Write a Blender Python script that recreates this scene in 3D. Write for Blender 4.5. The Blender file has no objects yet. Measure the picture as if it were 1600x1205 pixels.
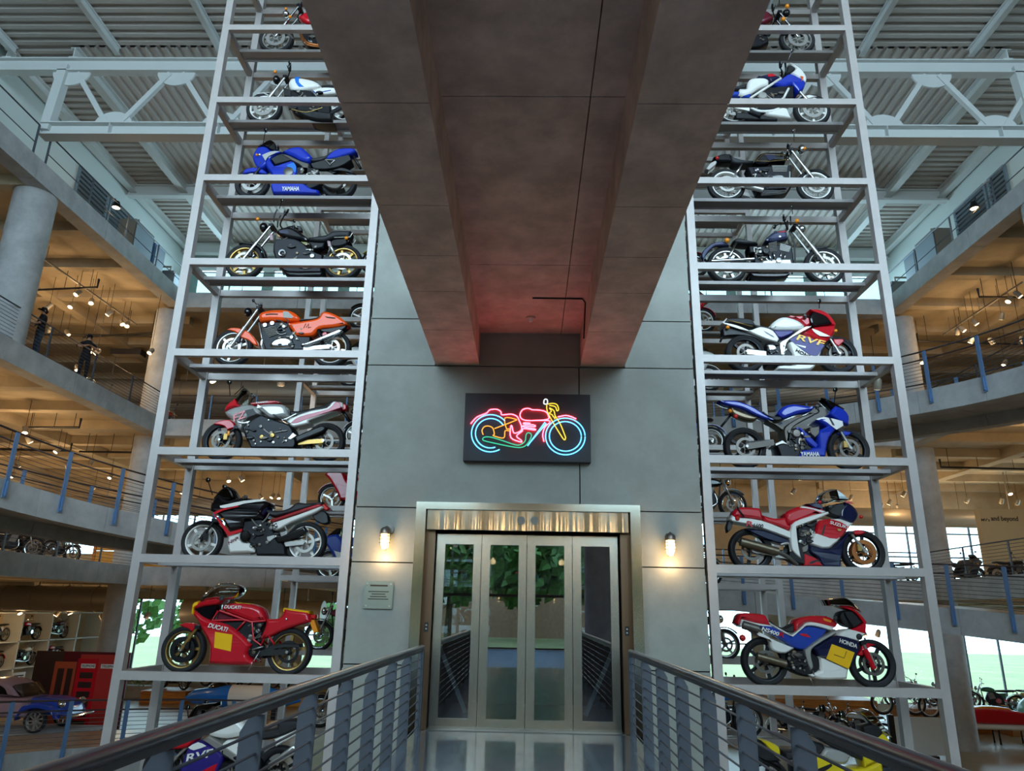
import bpy, bmesh, math, random
from mathutils import Vector, Matrix
rnd = random.Random(7)
SC = bpy.context.scene
COL = SC.collection
sin, cos, pi = math.sin, math.cos, math.pi

# ------------------------------------------------------------------ camera
FPX, PIT, YAW, ROL, CAMH = 1135.55, .3017, -.0251, .0202, 1.6

def ray(px, py):
    a = px - 800.0; b = py - 602.5
    x = (cos(ROL)*a + sin(ROL)*b)/FPX
    y = (-sin(ROL)*a + cos(ROL)*b)/FPX
    fy = cos(PIT) + y*sin(PIT); fz = sin(PIT) - y*cos(PIT)
    return Vector((cos(YAW)*x + sin(YAW)*fy, -sin(YAW)*x + cos(YAW)*fy, fz))
CAMP = Vector((0, 0, CAMH))
def onY(px, py, Y):
    r = ray(px, py); return CAMP + r*(Y/r.y)
def onX(px, py, X):
    r = ray(px, py); return CAMP + r*(X/r.x)
def onZ(px, py, Z):
    r = ray(px, py); return CAMP + r*((Z-CAMH)/r.z)

right = Vector((cos(YAW), -sin(YAW), 0))
down = Vector((sin(YAW)*sin(PIT), cos(YAW)*sin(PIT), -cos(PIT)))
fwd = Vector((sin(YAW)*cos(PIT), cos(YAW)*cos(PIT), sin(PIT)))
ax = right*cos(ROL) - down*sin(ROL)
ad = right*sin(ROL) + down*cos(ROL)
cam = bpy.data.cameras.new('camera'); camo = bpy.data.objects.new('camera', cam); COL.objects.link(camo)
camo.matrix_world = Matrix(((ax.x, -ad.x, -fwd.x, 0), (ax.y, -ad.y, -fwd.y, 0), (ax.z, -ad.z, -fwd.z, CAMH), (0, 0, 0, 1)))
cam.sensor_width = 36; cam.lens = 36*FPX/1600; cam.clip_start = .05; cam.clip_end = 400
SC.camera = camo

# ------------------------------------------------------------------ world and daylight
W = bpy.data.worlds.new('World'); SC.world = W; W.use_nodes = True
bg = W.node_tree.nodes['Background']; bg.inputs[0].default_value = (.62, .82, 1, 1); bg.inputs[1].default_value = 7.0
SC.view_settings.view_transform = 'Standard'; SC.view_settings.look = 'None'
SC.view_settings.gamma = 1; SC.view_settings.use_curve_mapping = False
SC.view_settings.exposure = -0.12
SC.cycles.diffuse_bounces = 3; SC.cycles.glossy_bounces = 3; SC.cycles.max_bounces = 8; SC.cycles.transparent_max_bounces = 16
SC.cycles.sample_clamp_indirect = 8; SC.cycles.adaptive_threshold = .03

def area(name, loc, target, sx, sy, power, col):
    l = bpy.data.lights.new(name, 'AREA'); l.shape = 'RECTANGLE'; l.size = sx; l.size_y = sy
    l.energy = power; l.color = col
    o = bpy.data.objects.new(name, l); COL.objects.link(o); o.location = loc
    d = Vector(target) - Vector(loc); o.rotation_euler = d.to_track_quat('-Z', 'Y').to_euler()
    return o
DAY = (.66, .83, 1.0)
area('daylight_clerestory_front', (0, -11.6, 12.9), (0, 14, 5.5), 34, 11.5, 7400, DAY)
area('daylight_clerestory_far', (0, 33.9, 16.75), (0, 14, 17.0), 34, 2.6, 4200, DAY)

LAMPK = .68
def lamp(name, loc, power, col=(1, .69, .36), r=.08):
    l = bpy.data.lights.new(name, 'POINT'); l.energy = power; l.color = col; l.shadow_soft_size = r
    o = bpy.data.objects.new(name, l); COL.objects.link(o); o.location = loc
    return o
WARM = (1, .66, .34)

# ------------------------------------------------------------------ materials
def lin(h):
    h = h.lstrip('#'); r = []
    for i in (0, 2, 4):
        v = int(h[i:i+2], 16)/255
        r.append(v/12.92 if v <= .04045 else ((v+.055)/1.055)**2.4)
    return (*r, 1)
MATS = {}
def mat(name, hexc, rough=.5, metal=0, noise=0, nscale=4, bump=0, bscale=30, coat=0, emit=0, hex2=None, alpha=1, stretch=None):
    m = bpy.data.materials.new(name); m.use_nodes = True; nt = m.node_tree; p = nt.nodes['Principled BSDF']
    c = lin(hexc); p.inputs['Base Color'].default_value = c
    p.inputs['Roughness'].default_value = rough; p.inputs['Metallic'].default_value = metal
    if coat: p.inputs['Coat Weight'].default_value = coat; p.inputs['Coat Roughness'].default_value = .04
    if alpha < 1: p.inputs['Alpha'].default_value = alpha
    if emit:
        p.inputs['Emission Color'].default_value = c; p.inputs['Emission Strength'].default_value = emit
    if noise or bump:
        tc = nt.nodes.new('ShaderNodeTexCoord'); mp = nt.nodes.new('ShaderNodeMapping')
        nt.links.new(tc.outputs['Object'], mp.inputs[0])
        if stretch: mp.inputs['Scale'].default_value = stretch
    if noise:
        n = nt.nodes.new('ShaderNodeTexNoise'); n.inputs['Scale'].default_value = nscale; n.inputs['Detail'].default_value = 6
        n.inputs['Roughness'].default_value = .65
        nt.links.new(mp.outputs[0], n.inputs[0])
        r = nt.nodes.new('ShaderNodeValToRGB')
        d = lin(hex2) if hex2 else tuple(max(0, v*(1-noise)) for v in c[:3]) + (1,)
        u = c if hex2 else tuple(min(1, v*(1+noise)) for v in c[:3]) + (1,)
        r.color_ramp.elements[0].position = .36; r.color_ramp.elements[0].color = d
        r.color_ramp.elements[1].position = .66; r.color_ramp.elements[1].color = u
        nt.links.new(n.outputs[0], r.inputs[0]); nt.links.new(r.outputs[0], p.inputs['Base Color'])
    if bump:
        n2 = nt.nodes.new('ShaderNodeTexNoise'); n2.inputs['Scale'].default_value = bscale; n2.inputs['Detail'].default_value = 4
        nt.links.new(mp.outputs[0], n2.inputs[0])
        b = nt.nodes.new('ShaderNodeBump'); b.inputs['Strength'].default_value = bump; b.inputs['Distance'].default_value = .02
        nt.links.new(n2.outputs[0], b.inputs['Height']); nt.links.new(b.outputs[0], p.inputs['Normal'])
    MATS[name] = m
    return m
mat('concrete', '#A9A9A8', .72, noise=.16, nscale=1.6, bump=.12, bscale=22)
mat('concrete_panel', '#8E8E86', .62, noise=.13, nscale=1.1, bump=.1, bscale=14)
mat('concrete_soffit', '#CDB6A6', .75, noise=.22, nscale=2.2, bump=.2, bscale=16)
mat('concrete_warm', '#B9A98E', .8, noise=.14, nscale=.9, bump=.1, bscale=10)
mat('concrete_dark', '#55534F', .8, noise=.2, nscale=2)
mat('joint', '#2A2A28', .9)
mat('polished_floor', '#56636F', .16, noise=.25, nscale=2.5, coat=.3)
mat('gallery_floor', '#9A8466', .3, noise=.12, nscale=1)
mat('landing_tile', '#4A78AC', .25, noise=.1, nscale=2)
mat('roof_paint', '#D2D5D2', .6)
mat('deck_paint', '#B8B0A8', .6)
mat('white_wall', '#CBD6D2', .7)
mat('rack_paint', '#B4ABA6', .38, metal=.15, noise=.05, nscale=3)
mat('tray_paint', '#A9A4A2', .4, metal=.15)
mat('rail_grey', '#555A62', .45, metal=.4)
mat('rail_dark', '#4A4448', .3, metal=.5)
mat('rail_blue', '#5E7FA8', .45, metal=.25)
mat('stainless', '#C9C4B4', .14, metal=1, noise=.04, nscale=3, bump=.05, bscale=2.5, stretch=(1, 1, .35))
mat('stainless_brushed', '#B9B8AE', .24, metal=1, noise=.05, nscale=40, stretch=(.3, 1, 14))
mat('bronze', '#6A5440', .35, metal=.8)
mat('black', '#0C0C0E', .45)
mat('sign_black', '#28262B', .6)
mat('black_gloss', '#0A0B10', .14, coat=.3)
mat('tyre', '#161517', .75, bump=.2, bscale=60)
mat('chrome', '#D6DADD', .1, metal=1)
mat('silver', '#B9B6B0', .3, metal=.75)
mat('grey_metal', '#6D6862', .38, metal=.7)
mat('dark_metal', '#1B1B1F', .42, metal=.5)
mat('brown_metal', '#776B58', .35, metal=.8)
mat('gold', '#A8874A', .32, metal=.75)
mat('copper', '#A5653A', .3, metal=.9)
mat('red', '#C31322', .22, coat=.3)
mat('crimson', '#B0103A', .25, coat=.3)
mat('orange', '#EC4E0A', .3, coat=.1)
mat('yellow', '#F2B705', .3, coat=.2)
mat('lemon', '#D9BE1E', .3, coat=.2)
mat('white', '#E6E2DA', .25, coat=.2)
mat('silver_paint', '#B4B2AE', .3, metal=.35, coat=.2)
mat('blue', '#1531A8', .18, coat=.3)
mat('royal', '#1D3E9C', .22, coat=.3)
mat('sky_blue', '#1C6FC8', .25, coat=.3)
mat('navy', '#131A3C', .2, coat=.3)
mat('slate', '#3C405C', .2, coat=.3, metal=.2)
mat('purple', '#2A1E70', .35)
mat('maroon', '#5E1424', .25, coat=.2)
mat('green', '#2E6B45', .35, coat=.3)
mat('mint', '#6FB79B', .4, coat=.3)
mat('leather', '#17161A', .55, bump=.2, bscale=80)
mat('frame_grey', '#5B5650', .4, metal=.5)
mat('amber', '#E8891C', .25)
mat('red_lens', '#C0201E', .2)
mat('olive', '#7C7A4C', .4, metal=.4)
mat('skin', '#B98566', .6)
mat('cloth_black', '#14141A', .9)
mat('cloth_jeans', '#2A3242', .9)
mat('hair', '#120E0C', .8)
mat('wood', '#B9752F', .5, noise=.25, nscale=3, stretch=(.3, .3, 4))
mat('wood_pale', '#D39B45', .5, noise=.2, nscale=3, stretch=(.3, .3, 4))
mat('beige_panel', '#CDB78F', .7)
mat('ink', '#3A3026', .8)
mat('white_shelf', '#D9DDDA', .6)
mat('duct', '#9C9384', .45, metal=.4)
mat('pipe_black', '#1E1B19', .5)
mat('pink_paint', '#A07F86', .35, coat=.4)
mat('print_red', '#B4241F', .5)
mat('print_dark', '#2C1414', .5)
mat('print_orange', '#A84628', .5)
mat('grass', '#80865A', .9, noise=.2, nscale=.3)
mat('leaf', '#4E7A3A', .8, noise=.35, nscale=3)
mat('bark', '#4A3A2C', .9)
mat('brick_far', '#9C7B66', .9, noise=.2, nscale=6)
mat('plaque', '#8C9488', .3, metal=.5)
mat('equipment', '#6E6A60', .6)
mat('louvre', '#7C8A92', .5, metal=.3)
mat('mirror_glass', '#C8D0CC', .05, metal=1)
mat('lamp_lens', '#FFE2B0', emit=9)
mat('lamp_glass', '#FFD38A', emit=7)
def neonmat(name, c, st):
    m = mat(name, '#202020'); p = m.node_tree.nodes['Principled BSDF']
    p.inputs['Emission Color'].default_value = (*c, 1); p.inputs['Emission Strength'].default_value = st
neonmat('neon_red', (1, .028, .045), 29)
neonmat('neon_blue', (.1, .5, 1), 3.6)
neonmat('neon_green', (.05, .75, .42), 1.0)
neonmat('neon_yellow', (1, .72, .06), 1.4)
neonmat('neon_amber', (1, .42, .05), 1.5)
neonmat('neon_white', (.85, .95, 1), 1.5)

def glassmat(name, tint, refl, rough=0.0, tr=None):
    m = bpy.data.materials.new(name); m.use_nodes = True; nt = m.node_tree
    nt.nodes.remove(nt.nodes['Principled BSDF']); out = nt.nodes['Material Output']
    t = nt.nodes.new('ShaderNodeBsdfTransparent'); t.inputs[0].default_value = lin(tint)
    g = nt.nodes.new('ShaderNodeBsdfGlossy'); g.inputs['Roughness'].default_value = rough
    fr = nt.nodes.new('ShaderNodeFresnel'); fr.inputs[0].default_value = 1.5
    ad_ = nt.nodes.new('ShaderNodeMath'); ad_.operation = 'ADD'; ad_.inputs[1].default_value = refl; ad_.use_clamp = True
    mx = nt.nodes.new('ShaderNodeMixShader')
    nt.links.new(fr.outputs[0], ad_.inputs[0]); nt.links.new(ad_.outputs[0], mx.inputs[0])
    nt.links.new(t.outputs[0], mx.inputs[1]); nt.links.new(g.outputs[0], mx.inputs[2]); nt.links.new(mx.outputs[0], out.inputs[0])
    MATS[name] = m
glassmat('door_glass', '#D4DCE0', .36)
glassmat('window_glass', '#EAF4F4', .02)
glassmat('rail_glass', '#D3E2DF', .06)
glassmat('screen_clear', '#D8D8D0', .03)
glassmat('screen_smoke', '#4A4844', .06)

# ------------------------------------------------------------------ mesh helpers
class MB:
    def __init__(s): s.v = []; s.f = []
    def add(s, vs, fs):
        o = len(s.v); s.v += [tuple(v) for v in vs]; s.f += [tuple(i+o for i in f) for f in fs]; return s
    def box(s, x0, x1, y0, y1, z0, z1):
        vs = [(x0, y0, z0), (x1, y0, z0), (x1, y1, z0), (x0, y1, z0), (x0, y0, z1), (x1, y0, z1), (x1, y1, z1), (x0, y1, z1)]
        return s.add(vs, [(0, 3, 2, 1), (4, 5, 6, 7), (0, 1, 5, 4), (1, 2, 6, 5), (2, 3, 7, 6), (3, 0, 4, 7)])
    def bar(s, p, q, w, h, up=(0, 0, 1)):
        p = Vector(p); q = Vector(q); d = (q-p).normalized(); u = Vector(up)
        if abs(d.dot(u)) > .98: u = Vector((0, 1, 0))
        a = d.cross(u).normalized()*w/2; b = a.cross(d).normalized()*h/2
        vs = [p-a-b, p+a-b, p+a+b, p-a+b, q-a-b, q+a-b, q+a+b, q-a+b]
        return s.add(vs, [(0, 1, 2, 3), (7, 6, 5, 4), (0, 4, 5, 1), (1, 5, 6, 2), (2, 6, 7, 3), (3, 7, 4, 0)])
    def tube(s, pts, r, n=8, closed=False):
        pts = [Vector(p) for p in pts]; N = len(pts); vs = []; fs = []
        rr = r if isinstance(r, (list, tuple)) else [r]*N
        t0 = None; u = None
        for i, p in enumerate(pts):
            if closed: t = (pts[(i+1) % N]-pts[i-1])
            else: t = pts[min(i+1, N-1)]-pts[max(i-1, 0)]
            t = t.normalized() if t.length > 1e-9 else Vector((0, 0, 1))
            if u is None:
                u = t.cross(Vector((0, 1, 0)))
                if u.length < .1: u = t.cross(Vector((1, 0, 0)))
            u = (u - t*u.dot(t)); u = u.normalized() if u.length > 1e-6 else t.orthogonal().normalized()
            w = t.cross(u)
            for k in range(n):
                a = 2*pi*k/n; vs.append(p + (u*cos(a)+w*sin(a))*rr[i])
        for i in range(N if closed else N-1):
            j = (i+1) % N
            for k in range(n):
                l = (k+1) % n; fs.append((i*n+k, i*n+l, j*n+l, j*n+k))
        if not closed:
            fs.append(tuple(range(n-1, -1, -1))); fs.append(tuple((N-1)*n+k for k in range(n)))
        return s.add(vs, fs)
    def lathe(s, prof, n=24, c=(0, 0, 0), axis='Y', closed=False):
        vs = []; fs = []; m = len(prof); c = Vector(c)
        for i in range(n):
            a = 2*pi*i/n
            for (r, h) in prof:
                if axis == 'Y': vs.append(c+Vector((r*cos(a), h, r*sin(a))))
                elif axis == 'Z': vs.append(c+Vector((r*cos(a), r*sin(a), h)))
                else: vs.append(c+Vector((h, r*cos(a), r*sin(a))))
        for i in range(n):
            j = (i+1) % n
            for k in range(m if closed else m-1):
                l = (k+1) % m; fs.append((i*m+k, j*m+k, j*m+l, i*m+l))
        if not closed:
            if prof[0][0] > 1e-6: fs.append(tuple(i*m for i in range(n)))
            if prof[-1][0] > 1e-6: fs.append(tuple(i*m+m-1 for i in range(n-1, -1, -1)))
        return s.add(vs, fs)
    def cyl(s, p, q, r, n=16, r2=None):
        return s.tube([p, q], [r, r if r2 is None else r2], n)
    def ball(s, c, r, n=10, sc=(1, 1, 1)):
        vs = []; fs = []; c = Vector(c); m = n//2
        for i in range(1, m):
            for k in range(n):
                a = pi*i/m; b = 2*pi*k/n
                vs.append(c+Vector((sin(a)*cos(b)*r*sc[0], sin(a)*sin(b)*r*sc[1], cos(a)*r*sc[2])))
        for i in range(m-2):
            for k in range(n): fs.append((i*n+k, (i+1)*n+k, (i+1)*n+(k+1) % n, i*n+(k+1) % n))
        T = len(vs); vs += [c+Vector((0, 0, r*sc[2])), c-Vector((0, 0, r*sc[2]))]
        for k in range(n):
            fs.append((T, k, (k+1) % n)); fs.append((T+1, (m-2)*n+(k+1) % n, (m-2)*n+k))
        return s.add(vs, fs)
    def mesh(s, name, smooth=True, ang=38):
        me = bpy.data.meshes.new(name); me.from_pydata(s.v, [], s.f)
        bm = bmesh.new(); bm.from_mesh(me); bmesh.ops.recalc_face_normals(bm, faces=bm.faces); bm.to_mesh(me); bm.free()
        if smooth:
            me.shade_smooth(); me.set_sharp_from_angle(angle=math.radians(ang))
            for p in me.polygons:
                if len(p.vertices) > 5: p.use_smooth = False
            if getattr(s, 'caps', 0):
                for p in me.polygons[len(me.polygons)-2*s.caps:]: p.use_smooth = False
        return me
def M(m): return MATS[m] if isinstance(m, str) else m
def link(name, me, m, parent=None, kind=None):
    o = bpy.data.objects.new(name, me); COL.objects.link(o)
    if m is not None:
        if not me.materials: me.materials.append(M(m))
        elif me.materials[0] != M(m):
            o.material_slots[0].link = 'OBJECT'; o.material_slots[0].material = M(m)
    if parent is not None:
        o.parent = parent
        if parent.get('_w'): o.matrix_parent_inverse = Matrix.Translation(-Vector(parent['_w']))
        if '_w' in parent: o['_w'] = (0.0, 0.0, 0.0)
    if kind: o['kind'] = kind
    return o
def obj(name, mb, m, parent=None, kind=None, smooth=True):
    return link(name, mb.mesh(name, smooth), m, parent, kind)
def tag(o, label, cat, group=None, kind=None):
    if label: o['label'] = label
    if cat: o['category'] = cat
    if group: o['group'] = group
    if kind: o['kind'] = kind
    return o
def thing(name, label, cat, loc=(0, 0, 0), group=None, kind=None, rz=0, world=True):
    """Empty at the base of a thing. world=True: its parts are modelled in world coordinates."""
    o = bpy.data.objects.new(name, None); COL.objects.link(o); o.location = loc; o.empty_display_size = .2
    if world: o['_w'] = tuple(float(v) for v in loc)
    o.rotation_euler = (0, 0, rz)
    return tag(o, label, cat, group, kind)
def struct(name, mb, m, label=None, smooth=False):
    o = obj(name, mb, m, None, 'structure', smooth)
    if label: o['label'] = label
    return o
def copy_tree(o, parent=None):
    c = o.copy(); COL.objects.link(c)
    if parent is not None: c.parent = parent
    for ch in list(o.children): copy_tree(ch, c)
    return c
FONT_CACHE = {}
def text_mesh(s):
    if s not in FONT_CACHE:
        cu = bpy.data.curves.new('t', 'FONT'); cu.body = s; cu.size = 1; cu.extrude = .012; cu.resolution_u = 3
        cu.offset = .018
        o = bpy.data.objects.new('t', cu); COL.objects.link(o)
        me = bpy.data.meshes.new_from_object(o); bpy.data.objects.remove(o)
        xs = [v.co.x for v in me.vertices]; ys = [v.co.y for v in me.vertices]
        x0, x1, y0, y1 = min(xs), max(xs), min(ys), max(ys)
        FONT_CACHE[s] = ([((v.co.x-x0)/(x1-x0), (v.co.y-y0)/(y1-y0), v.co.z) for v in me.vertices], [tuple(p.vertices) for p in me.polygons])
    return FONT_CACHE[s]
def text_on(name, s, m, origin, xdir, ydir, normal, wid, hei, parent, shear=0.0, depth=.3):
    """lettering laid on a surface: origin is the lower left corner"""
    vs, fs = text_mesh(s); mb = MB(); O = Vector(origin); X = Vector(xdir); Yd = Vector(ydir); N = Vector(normal)
    mb.add([O + X*(u*wid + v*hei*shear) + Yd*(v*hei) + N*(w*depth) for u, v, w in vs], fs)
    return obj(name, mb, m, parent, smooth=False)

# ================================================================== THE SETTING
D = 11.06                                    # front plane of tower and racks
Z0, DZ = .681, 1.6414                        # first tier over the bridge, tier spacing
LEV = [-2.95, 3.02, 9.05, 14.85]
GX, GYF = 15.4, 29.3                         # inner edges of the galleries
WX, WYF, WYB = 27.0, 41.0, -12.0

struct('floor', MB().box(-WX, WX, WYB, WYF, LEV[0]-.3, LEV[0]), 'gallery_floor', 'pale polished ground floor of the museum hall')
struct('ground_outside', MB().box(-90, 90, WYF+.3, 120, -3.5, -3.2), 'grass')
struct('ground_entrance', MB().box(-60, 60, -60, WYB-.3, -.5, -.2), 'grass')

# outer walls with window openings
def wall_grid(name, axis, at, th, a0, a1, z0, z1, holes, m):
    """wall as boxes around rectangular holes (a0,a1,z0,z1)"""
    xs = sorted({a0, a1} | {h[0] for h in holes} | {h[1] for h in holes}); zs = sorted({z0, z1} | {h[2] for h in holes} | {h[3] for h in holes})
    mb = MB()
    for i in range(len(xs)-1):
        for j in range(len(zs)-1):
            cx, cz = (xs[i]+xs[i+1])/2, (zs[j]+zs[j+1])/2
            if any(h[0] < cx < h[1] and h[2] < cz < h[3] for h in holes): continue
            if axis == 'Y': mb.box(xs[i], xs[i+1], at, at+th, zs[j], zs[j+1])
            else: mb.box(at, at+th, xs[i], xs[i+1], zs[j], zs[j+1])
    return struct(name, mb, m)
farh = [(16.2, 26.6, -2.6, 1.9), (17.5, 26, 3.6, 7.4), (-26, -17.8, -2.2, 1.9), (-26, -17, 4.2, 7.4), (-10, 10, 4.2, 7.4), (-12, 12, -1.5, 1.9)]
wall_grid('wall_far', 'Y', WYF, .3, -WX, WX, LEV[0], LEV[3], farh, 'concrete_warm')
struct('wall_left', MB().box(-WX-.3, -WX, WYB, WYF, LEV[0], LEV[3]), 'concrete_warm')
wall_grid('wall_right', 'X', WX, .3, WYB, WYF, LEV[0], LEV[3], [(30, 40, -2.6, 1.9), (31, 40, 3.6, 7.4)], 'concrete_warm')
wall_grid('wall_back', 'Y', WYB-.3, .3, -WX, WX, LEV[0], 19.4, [(-6, 6, 0, 4.6), (-17, 17, 7.0, 18.8)], 'concrete_warm')
winn = [0]
def window(axis, at, h, nx, nz, glass='window_glass', bar=.07, fm='rail_grey'):
    winn[0] += 1
    n = 'window_%d' % winn[0]
    a0, a1, z0, z1 = h
    t = thing(n, None, None, ((a0+a1)/2, at, z0) if axis == 'Y' else (at, (a0+a1)/2, z0), kind='structure')
    for i in range(nx+1):
        a = a0+(a1-a0)*i/nx; mb = MB()
        mb.box(a-bar/2, a+bar/2, at, at+.12, z0, z1) if axis == 'Y' else mb.box(at, at+.12, a-bar/2, a+bar/2, z0, z1)
        obj('mullion', mb, fm, t, smooth=False)
    for j in range(nz+1):
        z = z0+(z1-z0)*j/nz; mb = MB()
        mb.box(a0, a1, at+.01, at+.11, z-bar/2, z+bar/2) if axis == 'Y' else mb.box(at+.01, at+.11, a0, a1, z-bar/2, z+bar/2)
        obj('transom', mb, fm, t, smooth=False)
    for i in range(nx):
        mb = MB(); p, q = a0+(a1-a0)*i/nx, a0+(a1-a0)*(i+1)/nx
        mb.box(p, q, at+.05, at+.06, z0, z1) if axis == 'Y' else mb.box(at+.05, at+.06, p, q, z0, z1)
        obj('pane', mb, glass, t, smooth=False)
    return t
for h, nx, nz in zip(farh, (6, 5, 5, 5, 8, 8), (1, 3, 1, 2, 2, 2)): window('Y', WYF+.05, h, nx, nz)
window('X', WX+.05, (30, 40, -2.6, 1.9), 5, 1); window('X', WX+.05, (31, 40, 3.6, 7.4), 4, 3)
window('Y', WYB-.2, (-6, 6, 0, 4.6), 6, 2, fm='black', bar=.12)
window('Y', WYB-.2, (-17, 17, 7.0, 18.8), 9, 4)

# gallery slabs on three sides: slab, edge beam, cross beams underneath
def gallery(k):
    z = LEV[k]; zl = z-.7
    mb = MB()
    for s in (-1, 1):
        x0, x1 = sorted((s*(GX+.03), s*WX))
        mb.box(x0, x1, WYB, WYF, z-.32, z)
    mb.box(-GX-.03, GX+.03, GYF+.03, WYF, z-.32, z)
    lab = {1: 'lower', 2: 'middle', 3: 'upper'}[k]
    o = struct('floor_%d' % k, mb, 'concrete_warm', lab+' gallery floor slab around the hall')
    for s in (-1, 1):
        a, b = sorted((s*GX, s*(GX+.55)))
        y = 9.0
        segs = [9.0, 14.6, 19.3, 23.2, 26.6, GYF]
        for i in range(len(segs)-1):
            obj('edge_panel', MB().box(a, b, segs[i]+.008, segs[i+1]-.008, zl, z+.01), 'concrete', o, smooth=False)
        for y in [11 + 2.9*i for i in range(11)]:
            c, d = sorted((s*(GX+.55), s*WX))
            obj('cross_beam', MB().box(c, d, y, y+.42, zl+.02, z-.3), 'concrete_warm', o, smooth=False)
        c, d = sorted((s*(GX+5), s*(GX+5.5)))
        obj('long_beam', MB().box(c, d, 9, WYF, zl-.06, z-.3), 'concrete_warm', o, smooth=False)
    n = 6
    for i in range(n):
        a = -GX+2*GX*i/n; b = -GX+2*GX*(i+1)/n
        obj('edge_panel', MB().box(a+.008, b-.008, GYF, GYF+.55, zl, z+.01), 'concrete', o, smooth=False)
    for x in [-13 + 4.33*i for i in range(7)]:
        obj('cross_beam', MB().box(x-.2, x+.2, GYF+.55, WYF, zl+.02, z-.3), 'concrete_warm', o, smooth=False)
    return o
for k in (1, 2, 3): gallery(k)

# round columns at the gallery edge
def column(x, y, z0, z1, r, label, m='concrete'):
    t = thing('column', label, 'column', (x, y, z0))
    mb = MB(); mb.cyl((x, y, z0), (x, y, z1), r, 32)
    obj('shaft', mb, m, t)
    return t
for s, nm in ((-1, 'left'), (1, 'right')):
    for k, (a, b, w) in enumerate(((-2.95, 2.32, 'ground floor'), (3.02, 8.35, 'lower gallery'), (9.05, 14.15, 'middle gallery'))):
        column(s*16.2, 29.95, a, b, .55, 'round concrete column at the far %s corner of the %s' % (nm, w))
column(-16.05, 20.35, 9.05, 14.15, .62, 'thick round concrete column in front of the two visitors upper left')
column(16.05, 20.35, 9.05, 14.15, .62, 'thick round concrete column on the middle right gallery')
column(2.45, -3.2, 0, 5.4, .5, 'round concrete column behind the viewer, mirrored in the elevator door')

# upper walls, roof deck, truss
UX, UY, RZ = 17.7, 33.4, 19.2
for s, nm in ((-1, 'left_upper'), (1, 'right_upper')):
    a, b = sorted((s*UX, s*(UX+.3)))
    struct('wall_'+nm, MB().box(a, b, WYB, UY, LEV[3], RZ+.2), 'white_wall')
uh = [(-17.0+i*3.9, -17.0+i*3.9+3.4, 15.5, 18.0) for i in range(9)]
wall_grid('wall_far_upper', 'Y', UY, .3, -UX-.3, UX+.3, LEV[3], RZ+.2, uh, 'white_wall')
for h in uh: window('Y', UY+.05, h, 2, 1, fm='roof_paint')
def deck(name, x0, x1, y0, y1, along, label):
    """ribbed steel deck: ribs run along X or Y"""
    mb = MB(); p = .34; prof = [(0, 0), (.1, 0), (.145, -.085), (.295, -.085)]
    if along == 'X':
        n = int((y1-y0)/p); line = [(y0+i*p+a, RZ+.085+h) for i in range(n) for a, h in prof]+[(y1, RZ+.085)]
        vs = [(x0, a, h) for a, h in line]+[(x1, a, h) for a, h in line]
    else:
        n = int((x1-x0)/p); line = [(x0+i*p+a, RZ+.085+h) for i in range(n) for a, h in prof]+[(x1, RZ+.085)]
        vs = [(a, y0, h) for a, h in line]+[(a, y1, h) for a, h in line]
    L = len(line)
    mb.add(vs, [(i, i+1, L+i+1, L+i) for i in range(L-1)])
    o = struct(name, mb, 'deck_paint', label)
    return o
YT = 19.4
deck('ceiling_1', -UX, UX, 2, YT, 'X', 'ribbed steel roof deck in front of the truss')
deck('ceiling_2', -15.2, 15.2, YT, UY, 'Y', 'ribbed steel roof deck behind the truss')
deck('ceiling_3', -UX, -15.2, YT, UY, 'X', 'ribbed strip of roof deck along the left wall')
deck('ceiling_4', 15.2, UX, YT, UY, 'X', 'ribbed strip of roof deck along the right wall')
struct('roof', MB().box(-UX-.3, UX+.3, WYB-.3, UY+.3, RZ+.2, RZ+.5), 'roof_paint')
struct('roof_low', MB().box(-WX-.3, -UX, WYB, WYF+.3, LEV[3], LEV[3]+.3).box(UX, WX+.3, WYB, WYF+.3, LEV[3], LEV[3]+.3).box(-UX, UX, UY+.3, WYF+.3, LEV[3], LEV[3]+.3), 'roof_paint')

def ibeam(mb, p, q, w, h, t=.04):
    p = Vector(p); q = Vector(q); u = Vector((0, 0, h/2-t/2))
    mb.bar(p+u, q+u, w, t); mb.bar(p-u, q-u, w, t); mb.bar(p, q, t, h-2*t); return mb
rf = thing('roof_beams', 'white painted steel purlins under the ribbed roof deck', 'beam', (0, YT, RZ-.3), kind='structure')
for i in range(-5, 6):
    x = 3.47*i+(.15)
    if abs(x) < UX: obj('purlin', ibeam(MB(), (x, 2, RZ-.17), (x, YT, RZ-.17), .17, .3), 'roof_paint', rf, smooth=False)
for x in (-15.2, 15.2, -17.45, 17.45):
    obj('purlin', ibeam(MB(), (x, YT, RZ-.2), (x, UY, RZ-.2), .3, .4), 'roof_paint', rf, smooth=False)
for y in (27.6, 32.9): obj('cross_beam', ibeam(MB(), (-UX, y, RZ-.3), (UX, y, RZ-.3), .3, .55), 'roof_paint', rf, smooth=False)
tr = thing('roof_truss', 'deep white steel truss spanning the hall under the roof', 'truss', (0, YT, 15.6), kind='structure')
ZB, ZTp = 15.92, 18.42
obj('top_chord', ibeam(MB(), (-UX, YT, ZTp), (UX, YT, ZTp), .3, .5), 'roof_paint', tr, smooth=False)
obj('bottom_chord', ibeam(MB(), (-15.6, YT, ZB), (15.6, YT, ZB), .42, .46), 'roof_paint', tr, smooth=False)
for s in (-1, 1):
    obj('end_post', MB().bar((s*15.5, YT, ZB), (s*15.35, YT, ZTp), .3, .3), 'roof_paint', tr, smooth=False)
tops = [-15.1+3.47*i for i in range(10)]; bots = [-13.37+3.47*i for i in range(9)]
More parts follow.
